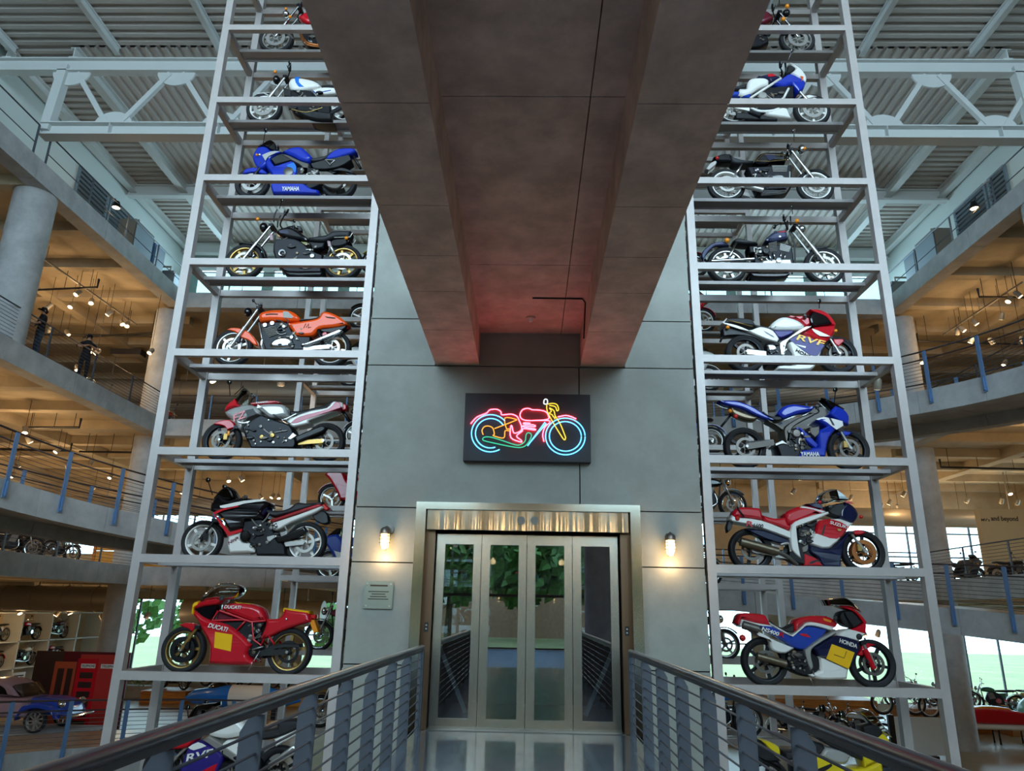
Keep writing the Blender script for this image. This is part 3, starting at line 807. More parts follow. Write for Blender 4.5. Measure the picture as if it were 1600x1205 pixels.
class Bike:
    def __init__(s, label, ox, oy, sc, tier, yc=None, group='motorcycles on the front racks'):
        s.ox, s.oy, s.sc = ox, oy, sc
        s.yc = YC if yc is None else yc; s.zt = tier_z(tier)-TRAY_DROP
        s.root = None; s.label = label; s.group = group
    def p2(s, c, dy=0):
        v = onY(s.ox+c[0]/s.sc, s.oy+c[1]/s.sc, s.yc+dy); return v
    def start(s, fx, rx, R, style='cast5', rim='dark_metal', disc='grey_metal', tyre='tyre', fR=None, fdisc='disc'):
        py = lambda x: None
        zc = s.zt+R
        def ax(cx, R):
            # axle x from its crop column, height from the tray
            z = s.zt+R; y = 400.0
            for _ in range(12):
                v = s.p2((cx, y)); v2 = s.p2((cx, y+1)); y += (z-v.z)/(v2.z-v.z)
            return s.p2((cx, y)).x, z, y
        fR = fR or R
        s.fx, s.fz, s.fpy = ax(fx, fR); s.rx, s.rz, s.rpy = ax(rx, R); s.R = R
        s.dir = 1 if s.fx > s.rx else -1
        s.root = thing('motorcycle', s.label, 'motorcycle', ((s.fx+s.rx)/2, s.yc, s.zt), s.group)
        for nm, x, z, r, dk in (('front_wheel', s.fx, s.fz, fR, fdisc), ('rear_wheel', s.rx, s.rz, R, 'disc')):
            o = link(nm, wheel_mesh(tyre), 'tyre', s.root); o.location = (x, s.yc, z); o.scale = (r, r*(1.0 if nm[0] == 'f' else 1.2), r)
            c = link('rim', wheel_mesh(style), rim, o); c.rotation_euler = (0, rnd.random(), 0)
            for sy in ((-1, 1) if nm[0] == 'f' else (-1,)):
                c = link('brake_disc', wheel_mesh(dk), disc if nm[0] == 'f' or disc != 'copper' else 'grey_metal', o); c.location = (0, sy*.19, 0)
        return s
    def solid(s, name, m, w, pts, b=.03, parent=None, taper=None, sm=3, corner=62):
        P = [s.p2(c, -w) for c in parse(pts)]; P2 = smooth_poly([(v.x, v.z) for v in P], sm, corner)
        mb = solid_mesh(MB(), P2, w, b, taper, s.yc)
        return obj(name, mb, m, parent or s.root)
    def nose(s, x0, w0):
        """taper that narrows towards the front from crop column x0"""
        X0 = s.p2((x0, 400)).x; X1 = s.fx+s.dir*.12
        def f(x, z):
            t = (x-X0)/(X1-X0); return 1 if t < 0 else max(w0, 1-(1-w0)*min(1, t))
        return f
    def decal(s, name, m, w, pts, parent=None, sm=2, corner=50, both=True):
        P = [s.p2(c, -w) for c in parse(pts)]; P2 = smooth_poly([(v.x, v.z) for v in P], sm, corner)
        mb = MB(); n = len(P2)
        for sy in ((-1, 1) if both else (-1,)):
            ya, yb = s.yc+sy*(w-.004), s.yc+sy*(w+.006)
            vs = [(q[0], ya, q[1]) for q in P2]+[(q[0], yb, q[1]) for q in P2]
            mb.add(vs, [tuple(range(n)), tuple(range(2*n-1, n-1, -1))]+[(i, (i+1) % n, n+(i+1) % n, n+i) for i in range(n)])
        if both:
            mb2 = MB(); h = len(mb.v)//2; mb2.v = mb.v[:h]; mb2.f = mb.f[:len(mb.f)//2]
            mb3 = MB(); mb3.v = mb.v[h:]; mb3.f = [tuple(i-h for i in f) for f in mb.f[len(mb.f)//2:]]
            obj(name, mb3, m, parent or s.root, smooth=False); mb = mb2
        return obj(name, mb, m, parent or s.root, smooth=False)
    def tube(s, name, m, r, dy, pts, both=False, parent=None, smooth=False, n=8):
        o = None
        for sy in ((-1, 1) if both else (-1,)):
            P = [s.p2(c, -dy) for c in parse(pts)]
            P = [Vector((v.x, s.yc+sy*dy, v.z)) for v in P]
            if smooth and len(P) > 2: P = cat(P, 4)
            o = obj(name, MB().tube(P, r, n), m, parent or s.root)
        return o
    def disc(s, name, m, c, R, w, th=.02, parent=None, both=True):
        o = None
        for sy in ((-1, 1) if both else (-1,)):
            v = s.p2(c, -w)
            mb = MB().lathe([(0, sy*(th+.006)), (R*.8, sy*(th+.004)), (R, sy*th*.6), (R, -sy*.02)], 18, (v.x, s.yc+sy*w, v.z))
            o = obj(name, mb, m, parent or s.root)
        return o
    def lens(s, name, m, c, R, dy=.0, parent=None, sc=(1, 1, 1)):
        v = s.p2(c, -dy)
        return obj(name, MB().ball((v.x, s.yc-dy, v.z), R, 12, sc), m, parent or s.root)
    def fork(s, top, m='silver', r=.022, lower=None, gap=.095):
        v = s.p2(top, -gap)
        for sy in (-1, 1):
            a = Vector((v.x, s.yc+sy*gap, v.z)); b = Vector((s.fx, s.yc+sy*gap, s.fz)); mid = a.lerp(b, .5)
            o = obj('fork_leg', MB().tube([a, mid, mid.lerp(b, .02), b], [r*.85, r*.85, r*1.3, r*1.3], 10), m, s.root)
            cal = a.lerp(b, .86)+Vector((-s.dir*.06, 0, .02))
            obj('brake_caliper', MB().box(cal.x-.03, cal.x+.03, cal.y-.03, cal.y+.03, cal.z-.05, cal.z+.05), lower or 'dark_metal', o)
        obj('front_axle', MB().cyl((s.fx, s.yc-.13, s.fz), (s.fx, s.yc+.13, s.fz), .02, 10), 'silver', s.root)
        obj('triple_clamp', MB().box(v.x-.04, v.x+.04, s.yc-.13, s.yc+.13, v.z-.03, v.z+.02), 'dark_metal', s.root)
    def bars(s, c, half=.34, rise=.0, back=.1, m='black'):
        v = s.p2(c, -half)
        x = v.x; z = v.z
        o = obj('handlebar', MB().tube(cat([(x-s.dir*back, s.yc-half, z), (x-s.dir*back*.4, s.yc-half*.55, z-.005), (x+s.dir*.03, s.yc-.08, z-rise), (x+s.dir*.03, s.yc+.08, z-rise), (x-s.dir*back*.4, s.yc+half*.55, z-.005), (x-s.dir*back, s.yc+half, z)], 4), .012, 8), m, s.root)
        for sy in (-1, 1):
            obj('grip', MB().cyl((x-s.dir*back*.72, s.yc+sy*half*.74, z), (x-s.dir*back, s.yc+sy*half, z), .02, 10), 'black', o)
            obj('lever', MB().tube([(x-s.dir*back*.6+s.dir*.03, s.yc+sy*half*.7, z), (x-s.dir*back+s.dir*.06, s.yc+sy*half, z-.01)], .007, 6), 'dark_metal', o)
            obj('switch_housing', MB().box(x-s.dir*back*.5-.02, x-s.dir*back*.5+.02, s.yc+sy*half*.66-.03, s.yc+sy*half*.66+.03, z-.03, z+.03), 'black', o)
    def mirror(s, base, head, r=.05, dy=.3, m='black', gl='mirror_glass'):
        for sy in (-1, 1):
            a = s.p2(base, -dy*.6); b = s.p2(head, -dy)
            A = Vector((a.x, s.yc+sy*dy*.6, a.z)); Bv = Vector((b.x, s.yc+sy*dy, b.z))
            o = obj('mirror', MB().tube([A, Bv], .008, 6).ball(Bv, r, 12, (.5, 1.25, .8)), m, s.root)
            obj('mirror_glass', MB().cyl(Bv+Vector((-s.dir*r*.45, 0, 0)), Bv+Vector((-s.dir*r*.56, 0, 0)), r*.68, 14), gl, o)
    def swing(s, piv, m='grey_metal', h=.05, dy=.12):
        v = s.p2(piv, -dy)
        for sy in (-1, 1):
            obj('swingarm', MB().bar((v.x, s.yc+sy*dy, v.z), (s.rx-s.dir*-.0, s.yc+sy*dy, s.rz), .035, h*1.4), m, s.root, smooth=False)
        obj('chain', MB().bar((v.x, s.yc-dy*.7, v.z+.05), (s.rx, s.yc-dy*.7, s.rz+.08), .02, .02), 'dark_metal', s.root, smooth=False)
        obj('rear_axle', MB().cyl((s.rx, s.yc-.16, s.rz), (s.rx, s.yc+.16, s.rz), .022, 10), 'silver', s.root)
    def fittings(s, eng, box, w, seed=1):
        """bolts, hoses and small castings on the visible side of an engine"""
        r = random.Random(seed); x0, y0, x1, y1 = box
        for i in range(15):
            c = (x0+(x1-x0)*r.random(), y0+(y1-y0)*r.random())
            s.disc('engine_cap', r.choice(['grey_metal', 'silver', 'brown_metal', 'frame_grey']), c, .012+.024*r.random(), w, .015, eng, False)
        for i in range(8):
            c = (x0+(x1-x0)*r.random(), y0+(y1-y0)*r.random()); d = (c[0]+r.uniform(-.35, .35)*(x1-x0), c[1]+r.uniform(-.35, .35)*(y1-y0)); e = ((c[0]+d[0])/2+r.uniform(-20, 20), (c[1]+d[1])/2+r.uniform(-20, 20))
            s.tube('engine_hose', r.choice(['dark_metal', 'grey_metal', 'black', 'silver']), .008+.006*r.random(), w+.01, '%f,%f %f,%f %f,%f' % (*c, *e, *d), False, eng, True, 6)
        for i in range(4):
            c = s.p2((x0+(x1-x0)*r.random(), y0+(y1-y0)*r.random()), -w); h = .015+.02*r.random()
            P = [(c.x+h*2*cos(q)*(1+.2*cos(2*q)), c.z+h*sin(q)) for q in [2*pi*k/10 for k in range(10)]]
            obj('engine_casting', solid_mesh(MB(), [Vector(v) for v in P], .03, .01, None, s.yc-w), r.choice(['dark_metal', 'frame_grey', 'black']), eng)
    def fins(s, m, pts, w, n=6, parent=None):
        """finned cylinder block between two lines of a quad: four points a b c d"""
        a, b, c, d = [s.p2(q, -w) for q in parse(pts)]
        blk = s.solid('cylinder', 'dark_metal', w*.8, pts, .01, parent, None, 1)
        for i in range(n):
            t = (i+.5)/n; p = a.lerp(d, t); q = b.lerp(c, t)
            obj('fin', MB().bar((p.x, s.yc, p.z), (q.x, s.yc, q.z), .007, 2.1*w, (0, 1, 0)), m, blk, smooth=False)
        return blk
    def text(s, st, m, a, b, h, w, parent=None, shear=.0, name='lettering'):
        A = s.p2(a, -w); Bv = s.p2(b, -w); A.y = Bv.y = s.yc-w-.007
        X = (Bv-A); L = X.length; X = X.normalized(); U = Vector((-X.z, 0, X.x))
        return text_on(name, st, m, A, X, U, (0, -1, 0), L, h/s.sc*(A-CAMP).length/FPX*1.0, parent or s.root, shear)

# ---------------- left rack, from the bridge level upwards
def b_L1():
    b = Bike('red racing motorcycle with yellow number panel and gold wheels on left rack', 240, 900, 5.714, 0).start(273, 1218, .345, 'cast5', 'gold', 'dark_metal', fdisc='fat_disc')
    nt = b.nose(600, .45)
    f = b.solid('fairing', 'red', .21, '345,300 330,350 370,400 405,470 460,560 490,640 480,790 560,792 690,800 830,800 900,770 860,745 830,690 870,620 800,545 720,480 640,430 500,395 440,370 400,345', .05, taper=nt)
    u = b.solid('upper_fairing', 'red', .19, '385,235 345,265 340,300 420,277 480,267 560,257 600,235 622,195 520,205 430,220', .03, taper=nt)
    b.solid('nose_band', 'yellow', .13, '395,222 345,248 330,345 352,345 356,285 400,262', .02, u)
    b.solid('inner_cowl', 'black_gloss', .15, '350,292 380,272 560,255 545,330 490,402 430,382 365,345', .02, taper=nt)
    b.solid('windscreen', 'screen_clear', .17, '388,235 430,170 520,95 600,62 680,62 750,85 766,120 740,170 690,205 600,212 520,207', .06, taper=nt)
    t = b.solid('fuel_tank', 'red', .16, '600,300 615,260 700,243 850,250 940,280 975,320 1002,400 880,412 760,370 680,340', .07)
    b.solid('tank_stripe', 'yellow', .10, '720,240 850,247 945,277 900,286 830,291 790,262', .02, t)
    e = b.solid('engine', 'dark_metal', .13, '560,410 800,400 1000,410 960,480 900,560 960,640 985,740 860,725 830,690 870,620 720,480', .02)
    b.fins('grey_metal', '790,420 850,425 860,500 760,520', .12, 6, e)
    b.fittings(e, (760, 430, 960, 700), .135, 3)
    b.solid('air_box', 'maroon', .1, '580,318 800,395 545,402', .02)
    for p in ('575,310 520,400 800,392 880,415 892,570', '590,310 870,412 1002,400', '830,392 740,490', '892,570 960,620 985,560', '1030,540 1080,615'):
        b.tube('frame_tube', 'red', .015, .155, p, True)
    s = b.solid('tail_section', 'red', .15, '1000,385 1110,380 1150,335 1155,290 1380,320 1402,410 1300,440 1150,490 1050,540 930,577 985,470', .05)
    b.solid('seat_pad', 'yellow', .13, '1155,285 1388,315 1390,342 1145,327', .02, s)
    b.disc('quick_fastener', 'chrome', (1187, 388), .02, .15, .01, s)
    b.solid('tail_lamp', 'red_lens', .06, '1395,345 1450,345 1445,385 1405,385', .02)
    b.solid('number_plate', 'amber', .09, '1385,392 1435,392 1470,500 1425,510', .004)
    n = b.decal('number_panel', 'yellow', .205, '550,500 705,525 690,675 540,640', f)
    b.text('DUCATI', 'white', (485, 458), (650, 500), 34, .212, f, .2); b.text('DUCATI', 'white', (630, 290), (775, 298), 26, .16, t, .2)
    b.solid('front_fender', 'red', .08, '220,440 280,420 360,428 378,460 340,503 300,472 250,455', .02)
    b.solid('exhaust_collector', 'black', .12, '545,710 620,700 760,740 772,760 640,735 590,745 560,775', .01)
    b.fork((395, 455), 'gold', .026, 'dark_metal'); b.swing((960, 690), 'black', .06)
    b.solid('chain_guard', 'black', .1, '930,690 1080,612 1300,608 1310,640 1100,652 960,722', .01)
    b.tube('side_stand', 'silver', .008, .14, '950,670 845,840'); b.tube('footpeg', 'silver', .012, .17, '880,660 980,630')
    b.bars((560, 200), .3, .05, .08)
def b_L2():
    b = Bike('black white and red sport motorcycle with white wheels on left rack', 270, 730, 5.714, 1).start(265, 1190, .335, 'cast5', 'white', 'silver')
    nt = b.nose(560, .5)
    f = b.solid('fairing', 'black_gloss', .22, '310,385 315,330 340,275 400,232 470,290 560,275 640,270 740,285 840,305 850,340 800,380 785,420 830,450 700,470 640,470 625,545 500,582 440,485 380,420', .05, taper=nt)
    b.solid('windscreen', 'screen_smoke', .17, '345,270 400,205 470,165 510,185 540,240 560,280 470,292', .04, taper=nt)
    b.decal('stripe', 'white', .215, '425,362 420,346 640,300 800,288 840,300 640,326 500,366', f)
    b.decal('stripe', 'red', .215, '360,408 440,372 580,345 590,353 450,388 376,424', f)
    l = b.solid('belly_pan', 'white', .19, '490,612 622,572 600,640 620,670 690,682 742,765 500,770 480,700', .04)
    b.decal('red_edge', 'red', .2, '365,422 395,442 510,580 620,550 618,574 495,617 430,522', l)
    b.text('Ninja', 'maroon', (505, 705), (590, 645), 34, .192, l, .3)
    t = b.solid('fuel_tank', 'navy', .17, '560,300 700,283 840,308 850,360 830,400 800,440 700,420 600,370', .06)
    b.decal('blue_highlight', 'sky_blue', .19, '545,400 600,398 640,450 600,470', t)  # tank highlight painted on as a flat blue patch
    b.solid('seat', 'leather', .14, '830,370 870,380 960,385 1040,360 1100,315 1200,320 1330,305 1345,330 1200,372 1000,427 900,447 840,420', .04)
    s = b.solid('tail_section', 'white', .16, '790,535 900,490 1100,425 1330,340 1345,365 1250,420 1050,500 930,567 800,560', .03)
    b.solid('stripe', 'red', .165, '765,520 880,465 1100,390 1300,325 1340,345 1100,415 900,481 790,535', .02, s)
    b.solid('tail_lamp', 'red_lens', .11, '1310,345 1350,320 1402,370 1370,392 1330,370', .02)
    b.solid('rear_fender', 'black', .08, '1240,410 1330,385 1380,420 1395,495 1340,512 1260,470', .02)
    e = b.solid('engine', 'dark_metal', .17, '620,480 820,460 900,560 930,640 1000,690 1010,790 740,790 700,690 600,650', .03)
    b.disc('clutch_cover', 'black_gloss', (650, 615), .085, .18, .03, e); b.fittings(e, (700, 480, 930, 740), .175, 5)
    b.solid('muffler', 'black_gloss', .07, '930,650 1190,535 1215,570 1180,612 960,690', .03).location.y = -.13
    b.tube('footpeg_bracket', 'silver', .016, .19, '1000,530 1030,580 1090,520'); b.solid('heel_plate', 'silver', .19, '835,620 910,600 922,625 860,672 840,650', .01)
    b.swing((1000, 690), 'silver', .05)
    b.solid('front_fender', 'black_gloss', .09, '170,520 230,485 330,480 430,540 462,622 440,627 400,562 330,522 240,512', .02)
    b.fork((375, 475), 'black', .026); b.bars((600, 260), .32, .05, .1); b.mirror((355, 250), (312, 115), .05, .33)
    b.lens('turn_signal', 'amber', (440, 465), .025, .2, None, (1.4, .6, .6))
def b_L3():
    b = Bike('red and silver sport motorcycle with dark wheels on left rack', 300, 580, 5.714, 2).start(270, 1192, .335, 'cast3', 'dark_metal', 'grey_metal')
    nt = b.nose(560, .5)
    f = b.solid('fairing', 'silver_paint', .2, '270,350 330,322 430,300 540,300 600,350 600,385 480,420 440,500 410,520 370,460 330,410 290,385', .05, taper=nt)
    b.solid('upper_fairing', 'red', .18, '268,347 290,290 370,230 400,290 425,300 330,322', .04, taper=nt)
    b.solid('windscreen', 'screen_clear', .15, '372,232 455,140 470,150 440,298 405,290', .01, taper=nt)
    b.text('FZ', 'red', (372, 455), (480, 415), 62, .2, f, .25)
    b.decal('vent', 'black', .2, '472,352 545,335 578,382 500,412', f)
    t = b.solid('fuel_tank', 'silver_paint', .17, '545,310 640,288 780,288 830,310 862,395 700,417 620,360', .07)
    u = b.solid('tank_top', 'red', .12, '520,280 600,266 740,260 792,280 640,294 525,302', .02, t); b.text('YAMAHA', 'white', (570, 292), (680, 282), 15, .125, u, .2)
    b.solid('seat', 'leather', .14, '865,350 960,350 1070,325 1180,300 1240,265 1300,262 1230,320 1100,372 960,407 870,402', .04)
    s = b.solid('tail_section', 'white', .16, '790,430 870,410 1050,350 1200,320 1260,265 1340,275 1350,320 1250,365 1040,442 1035,470 900,497 860,470', .03)
    b.solid('stripe', 'crimson', .166, '860,470 930,472 1050,427 1200,377 1335,332 1332,280 1280,268 1210,330 1000,386 920,418', .02, s)
    b.solid('tail_lamp', 'red_lens', .11, '1340,280 1382,300 1377,345 1340,350', .02); b.tube('plate_bracket', 'dark_metal', .03, .0, '1340,350 1410,450')
    b.solid('front_fender', 'red', .09, '185,475 210,450 320,430 370,460 387,502 310,527 280,490', .02)
    e = b.solid('engine', 'dark_metal', .18, '440,500 600,390 700,420 860,470 900,520 930,640 910,690 520,690 470,570', .03)
    for c in ((625, 590), (720, 575)): b.disc('engine_cover', 'gold', c, .04, .19, .02, e)
    b.solid('side_plate', 'silver', .2, '850,600 900,545 937,575 880,612', .01); b.fittings(e, (480, 430, 860, 660), .185, 8)
    b.tube('exhaust_pipe', 'dark_metal', .022, .12, '470,520 520,640 640,650 900,640', True, None, True)
    b.solid('muffler', 'black', .07, '930,602 1170,500 1222,520 1180,562 950,652', .03).location.y = -.13
    b.swing((950, 640), 'gold', .05); b.fork((400, 500), 'dark_metal', .024, 'gold'); b.lens('reflector', 'amber', (325, 555), .03, .12, None, (.8, .4, 1.6))
    b.bars((500, 210), .32, .05, .1); b.mirror((340, 220), (330, 100), .05, .33); b.mirror((380, 210), (455, 140), .02, .2)
def b_L4():
    b = Bike('bright orange cafe racer motorcycle with chrome engine on left rack', 310, 440, 5.714, 3).start(310, 1190, .345, 'cast3', 'silver', 'silver')
    t = b.solid('fuel_tank', 'orange', .16, '540,355 530,300 570,260 680,245 790,248 860,275 907,325 880,350 780,352 640,347', .07)
    b.decal('knee_inset', 'grey_metal', .157, '755,270 800,270 845,315 835,328 760,322', t)
    b.decal('tank_script', 'ink', .161, '600,290 650,286 710,288 708,297 650,296 602,300', t)
    s = b.solid('tail_section', 'orange', .15, '775,370 900,350 1060,320 1100,268 1160,265 1260,310 1342,380 1200,405 1080,420 1010,480 860,477 830,430', .05)
    b.solid('seat', 'leather', .11, '900,330 1000,330 1070,312 1096,278 1105,300 1060,328 900,352', .02)
    b.solid('undertray', 'black', .1, '1080,425 1335,385 1290,430 1200,457 1100,450', .02)
    b.tube('tail_script', 'ink', .006, .154, '940,415 958,375 962,410 985,375 980,415 1005,405', False, s); b.decal('tail_mark', 'ink', .151, '1130,312 1220,322 1222,332 1150,325', s)
    e = b.solid('engine', 'dark_metal', .13, '560,370 780,360 830,430 870,480 1000,490 1000,610 600,610 560,500', .02)
    b.fins('grey_metal', '580,420 690,390 715,470 630,500', .15, 7, e)
    b.solid('crankcase', 'chrome', .17, '630,545 680,500 760,482 830,500 848,550 800,592 640,592', .06)
    for c in ((600, 395), (665, 378)): b.disc('valve_cap', 'chrome', c, .042, .14, .04, e)
    b.fittings(e, (720, 380, 980, 580), .14, 4)
    b.solid('muffler', 'chrome', .06, '930,592 1270,445 1302,460 1282,487 990,597', .03).location.y = -.14
    for p in ('540,370 585,600', '565,380 610,600'): b.tube('frame_tube', 'silver', .014, .1, p, True)
    b.tube('exhaust_pipe', 'chrome', .02, .1, '600,470 560,560 620,640 900,640 940,590', True, None, True)
    b.solid('front_fender', 'orange', .08, '245,430 290,410 370,415 450,450 510,520 527,572 490,562 440,522 380,497 330,452', .02)
    b.fork((540, 235), 'silver', .026); b.lens('headlight', 'black_gloss', (445, 275), .085, 0, None, (.8, 1, 1)); b.tube('headlight_ring', 'chrome', .012, .05, '425,240 420,300', True)
    b.bars((510, 195), .34, .04, .1); b.mirror((520, 205), (490, 172), .035, .3); b.disc('reflector', 'red', (1130, 475), .045, .14, .02)
    b.swing((940, 600), 'silver', .05); b.tube('shock', 'dark_metal', .03, .13, '1070,430 1110,560', True)
    b.solid('tail_lamp', 'red_lens', .05, '1335,382 1350,400 1330,420 1310,405', .01)
def b_L5():
    b = Bike('black standard motorcycle with high handlebar and gold spoked wheels on left rack', 330, 310, 5.714, 4).start(300, 1180, .35, 'cast7', 'gold', 'silver')
    t = b.solid('fuel_tank', 'black_gloss', .16, '575,300 600,265 680,245 760,270 862,350 862,377 740,362 640,342', .07)
    b.decal('blue_sheen', 'navy', .157, '600,285 680,285 700,315 620,312', t); b.solid('tank_fin', 'black', .05, '760,240 800,250 812,292 780,292', .01)
    b.solid('seat', 'leather', .15, '860,345 940,330 1020,320 1090,283 1247,283 1227,342 1100,347 1000,382 870,377', .05)
    b.solid('side_cover', 'black_gloss', .15, '860,380 1020,388 1000,442 900,462', .03); b.solid('air_box', 'olive', .14, '795,380 862,385 862,457 800,452', .02)
    b.solid('tail_section', 'black_gloss', .12, '1050,390 1090,360 1222,350 1242,380 1180,422 1080,432', .03)
    e = b.solid('engine', 'dark_metal', .18, '570,360 700,350 800,380 900,460 1000,500 980,660 680,660 600,600 550,460', .03)
    b.fins('grey_metal', '600,380 680,345 692,420 622,442', .17, 6, e); b.disc('engine_cover', 'chrome', (635, 490), .075, .19, .03, e); b.disc('engine_cover', 'black', (635, 490), .05, .215, .01, e)
    b.disc('engine_cover', 'silver', (905, 518), .045, .18, .03, e); b.fittings(e, (700, 390, 980, 620), .185, 6)
    b.solid('exhaust', 'black', .15, '600,600 690,690 980,690 1002,650 720,642 640,592', .03)
    for p in ('1045,385 1100,500',): b.tube('shock', 'silver', .028, .17, p, True)
    b.decal('reflector', 'pink_paint', .2, '1040,385 1065,385 1068,430 1045,430', None); b.decal('reflector', 'pink_paint', .13, '520,320 545,320 552,372 527,372', None)
    b.solid('front_fender', 'black_gloss', .08, '240,400 300,385 400,395 470,450 492,532 470,532 440,462 380,422 300,412', .02)
    b.fork((535, 240), 'chrome', .026); b.lens('headlight', 'black_gloss', (470, 262), .095, 0, None, (.8, 1, 1))
    b.bars((590, 100), .38, .12, .2); b.tube('bar_riser', 'black', .014, .1, '560,210 565,150 590,100', True, None, True); b.mirror((610, 90), (630, 20), .04, .36)
    b.lens('turn_signal', 'amber', (415, 185), .035, .2); b.lens('turn_signal', 'amber', (1207, 355), .035, .17)
    b.swing((960, 540), 'dark_metal', .05); b.tube('frame_tube', 'black', .014, .1, '570,330 560,480 620,640', True)
    b.tube('grab_rail', 'silver', .01, .13, '1100,350 1240,345 1260,310', True)
def b_L6():
    b = Bike('deep blue sport motorcycle with white lettering on its belly, upper left rack', 350, 190, 5.714, 5).start(255, 1030, .33, 'cast3', 'dark_metal', 'silver', fdisc='fat_disc')
    nt = b.nose(480, .45)
    f = b.solid('fairing', 'blue', .2, '340,300 430,270 520,265 430,300 410,330 450,387 600,340 640,385 655,440 640,475 760,580 840,600 845,648 430,640 410,570 420,470 370,400', .04, taper=nt)
    b.solid('upper_fairing', 'blue', .18, '245,322 240,270 280,205 350,200 420,250 480,265 420,290 360,382 310,402 270,370', .04, taper=nt)
    b.decal('silver_panel', 'silver_paint', .195, '340,300 420,268 500,265 400,310 370,350', f); b.decal('highlight', 'sky_blue', .2, '560,390 620,365 645,400 640,455 600,440', f)
    b.solid('inner_cowl', 'black', .16, '410,330 520,280 640,332 600,347 455,387', .02)
    b.solid('windscreen', 'screen_smoke', .14, '290,205 330,180 400,150 450,180 470,255 420,252 350,202', .03, taper=nt)
    b.solid('fuel_tank', 'blue', .17, '510,265 580,225 680,216 740,260 792,315 745,352 680,342 600,302', .07)
    b.solid('frame_spar', 'frame_grey', .17, '500,290 560,290 690,350 760,370 750,472 700,472 690,402 600,347', .02)
    b.solid('seat', 'leather', .13, '745,330 800,318 900,298 960,265 905,332 800,357', .03); b.solid('tail_section', 'blue', .12, '860,322 950,270 1020,235 1150,230 1182,260 1100,290 950,332', .04)
    b.solid('undertray', 'black', .13, '770,370 880,340 1120,290 1140,340 1060,390 950,422 800,422', .02); b.lens('tail_lamp', 'amber', (1132, 262), .04, .08)
    b.tube('plate_bracket', 'black', .025, 0, '1140,280 1220,420'); b.tube('passenger_peg', 'silver', .014, .16, '905,340 945,385 985,345 910,340')
    e = b.solid('engine', 'dark_metal', .17, '560,420 700,400 840,420 860,560 760,600 600,560', .02); b.disc('engine_cover', 'grey_metal', (575, 445), .09, .205, .01, e); b.fittings(e, (660, 420, 840, 560), .175, 9)
    b.solid('heel_plate', 'silver', .19, '740,460 842,430 827,477', .005); b.solid('swingarm_brace', 'frame_grey', .14, '840,440 960,450 1060,562 1000,602 880,562', .02); b.swing((860, 540), 'frame_grey', .06)
    b.solid('front_fender', 'blue', .08, '160,467 190,420 290,406 370,440 387,472 330,462 250,450', .02); b.fork((345, 375), 'dark_metal', .026)
    b.solid('rear_hugger', 'black', .09, '950,440 1040,410 1120,430 1180,470 1120,455 1040,440', .01)
    b.text('YAMAHA', 'white', (515, 620), (672, 620), 40, .2, f); b.bars((445, 215), .3, .05, .08); b.mirror((350, 195), (370, 75), .05, .3); b.lens('headlight', 'chrome', (320, 300), .04, .1); b.lens('turn_signal', 'amber', (292, 297), .025, .16)
def b_L7():
    b = Bike('white motorcycle with a blue tank stripe, second tier from the top of left rack', 370, 80, 7.619, 6).start(330, 1300, .35, 'cast7', 'white', 'silver', fdisc='fat_disc')
    t = b.solid('fuel_tank', 'white', .16, '605,380 640,310 740,303 880,330 970,370 1007,420 880,437 760,457 650,452', .07)
    b.decal('tank_stripe', 'sky_blue', .157, '690,312 745,312 740,370 800,425 740,427 700,372', t); b.solid('tank_stripe', 'sky_blue', .1, '688,306 750,302 752,316 690,318', .005, t)
    b.solid('tail_section', 'white', .14, '885,460 1000,425 1110,423 1290,440 1300,480 960,517 930,512', .03); b.decal('stripe', 'royal', .141, '905,465 940,495 1120,462 1120,470 940,505 900,475')
    b.solid('seat', 'leather', .14, '1000,402 1100,388 1300,398 1300,437 1010,422', .03)
    e = b.solid('engine', 'dark_metal', .16, '560,430 650,450 880,460 940,552 1100,560 1120,700 1080,800 900,800 700,760 640,660 560,522', .03); b.fittings(e, (660, 470, 1000, 740), .165, 2)
    b.solid('radiator', 'black', .17, '545,420 642,470 642,540 560,530', .01); b.solid('exhaust_chamber', 'black', .2, '640,680 760,760 930,820 1140,828 1140,720 900,692', .05)
    b.tube('trim_strip', 'gold', .008, .2, '650,690 830,725 1020,670', False, None, True)
    b.fork((578, 305), 'silver', .026); b.solid('front_fender', 'white', .08, '230,510 290,486 400,488 442,540 380,530 320,502', .02)
    b.lens('headlight', 'black_gloss', (475, 345), .09, 0, None, (.8, 1, 1)); b.bars((575, 165), .36, .1, .1); b.mirror((605, 200), (628, 140), .04, .33); b.lens('turn_signal', 'amber', (455, 245), .035, .2); b.swing((1080, 760), 'dark_metal', .05)
def b_L8():
    b = Bike('motorcycle with silver fork and red tank on the topmost visible tier of left rack', 300, 0, 5, 7).start(662, 1255, .35, 'cast7', 'silver', 'silver', fdisc='fat_disc')
    b.solid('fuel_tank', 'red', .16, '825,120 900,80 1000,75 1120,100 1150,160 900,175', .07); b.solid('seat', 'leather', .14, '1100,140 1320,120 1330,160 1120,180', .03)
    e = b.solid('engine', 'dark_metal', .16, '850,180 1200,180 1200,370 930,370 860,300', .03); b.fittings(e, (870, 190, 1000, 350), .165, 12)
    for p in ('845,265 900,350 1100,375', '855,275 915,340 1100,362'): b.tube('exhaust_pipe', 'copper', .022, .16, p, False, None, True)
    b.fork((835, 45), 'chrome', .028, 'silver'); b.lens('headlight', 'chrome', (735, 110), .07, .02); b.lens('turn_signal', 'amber', (765, 132), .035, .2); b.lens('turn_signal', 'amber', (735, 70), .03, .2)
    b.bars((810, 20), .36, .08, .12); b.solid('front_fender', 'chrome', .07, '560,250 640,235 740,240 800,300 780,300 720,260', .01); b.swing((1150, 340), 'silver', .05)
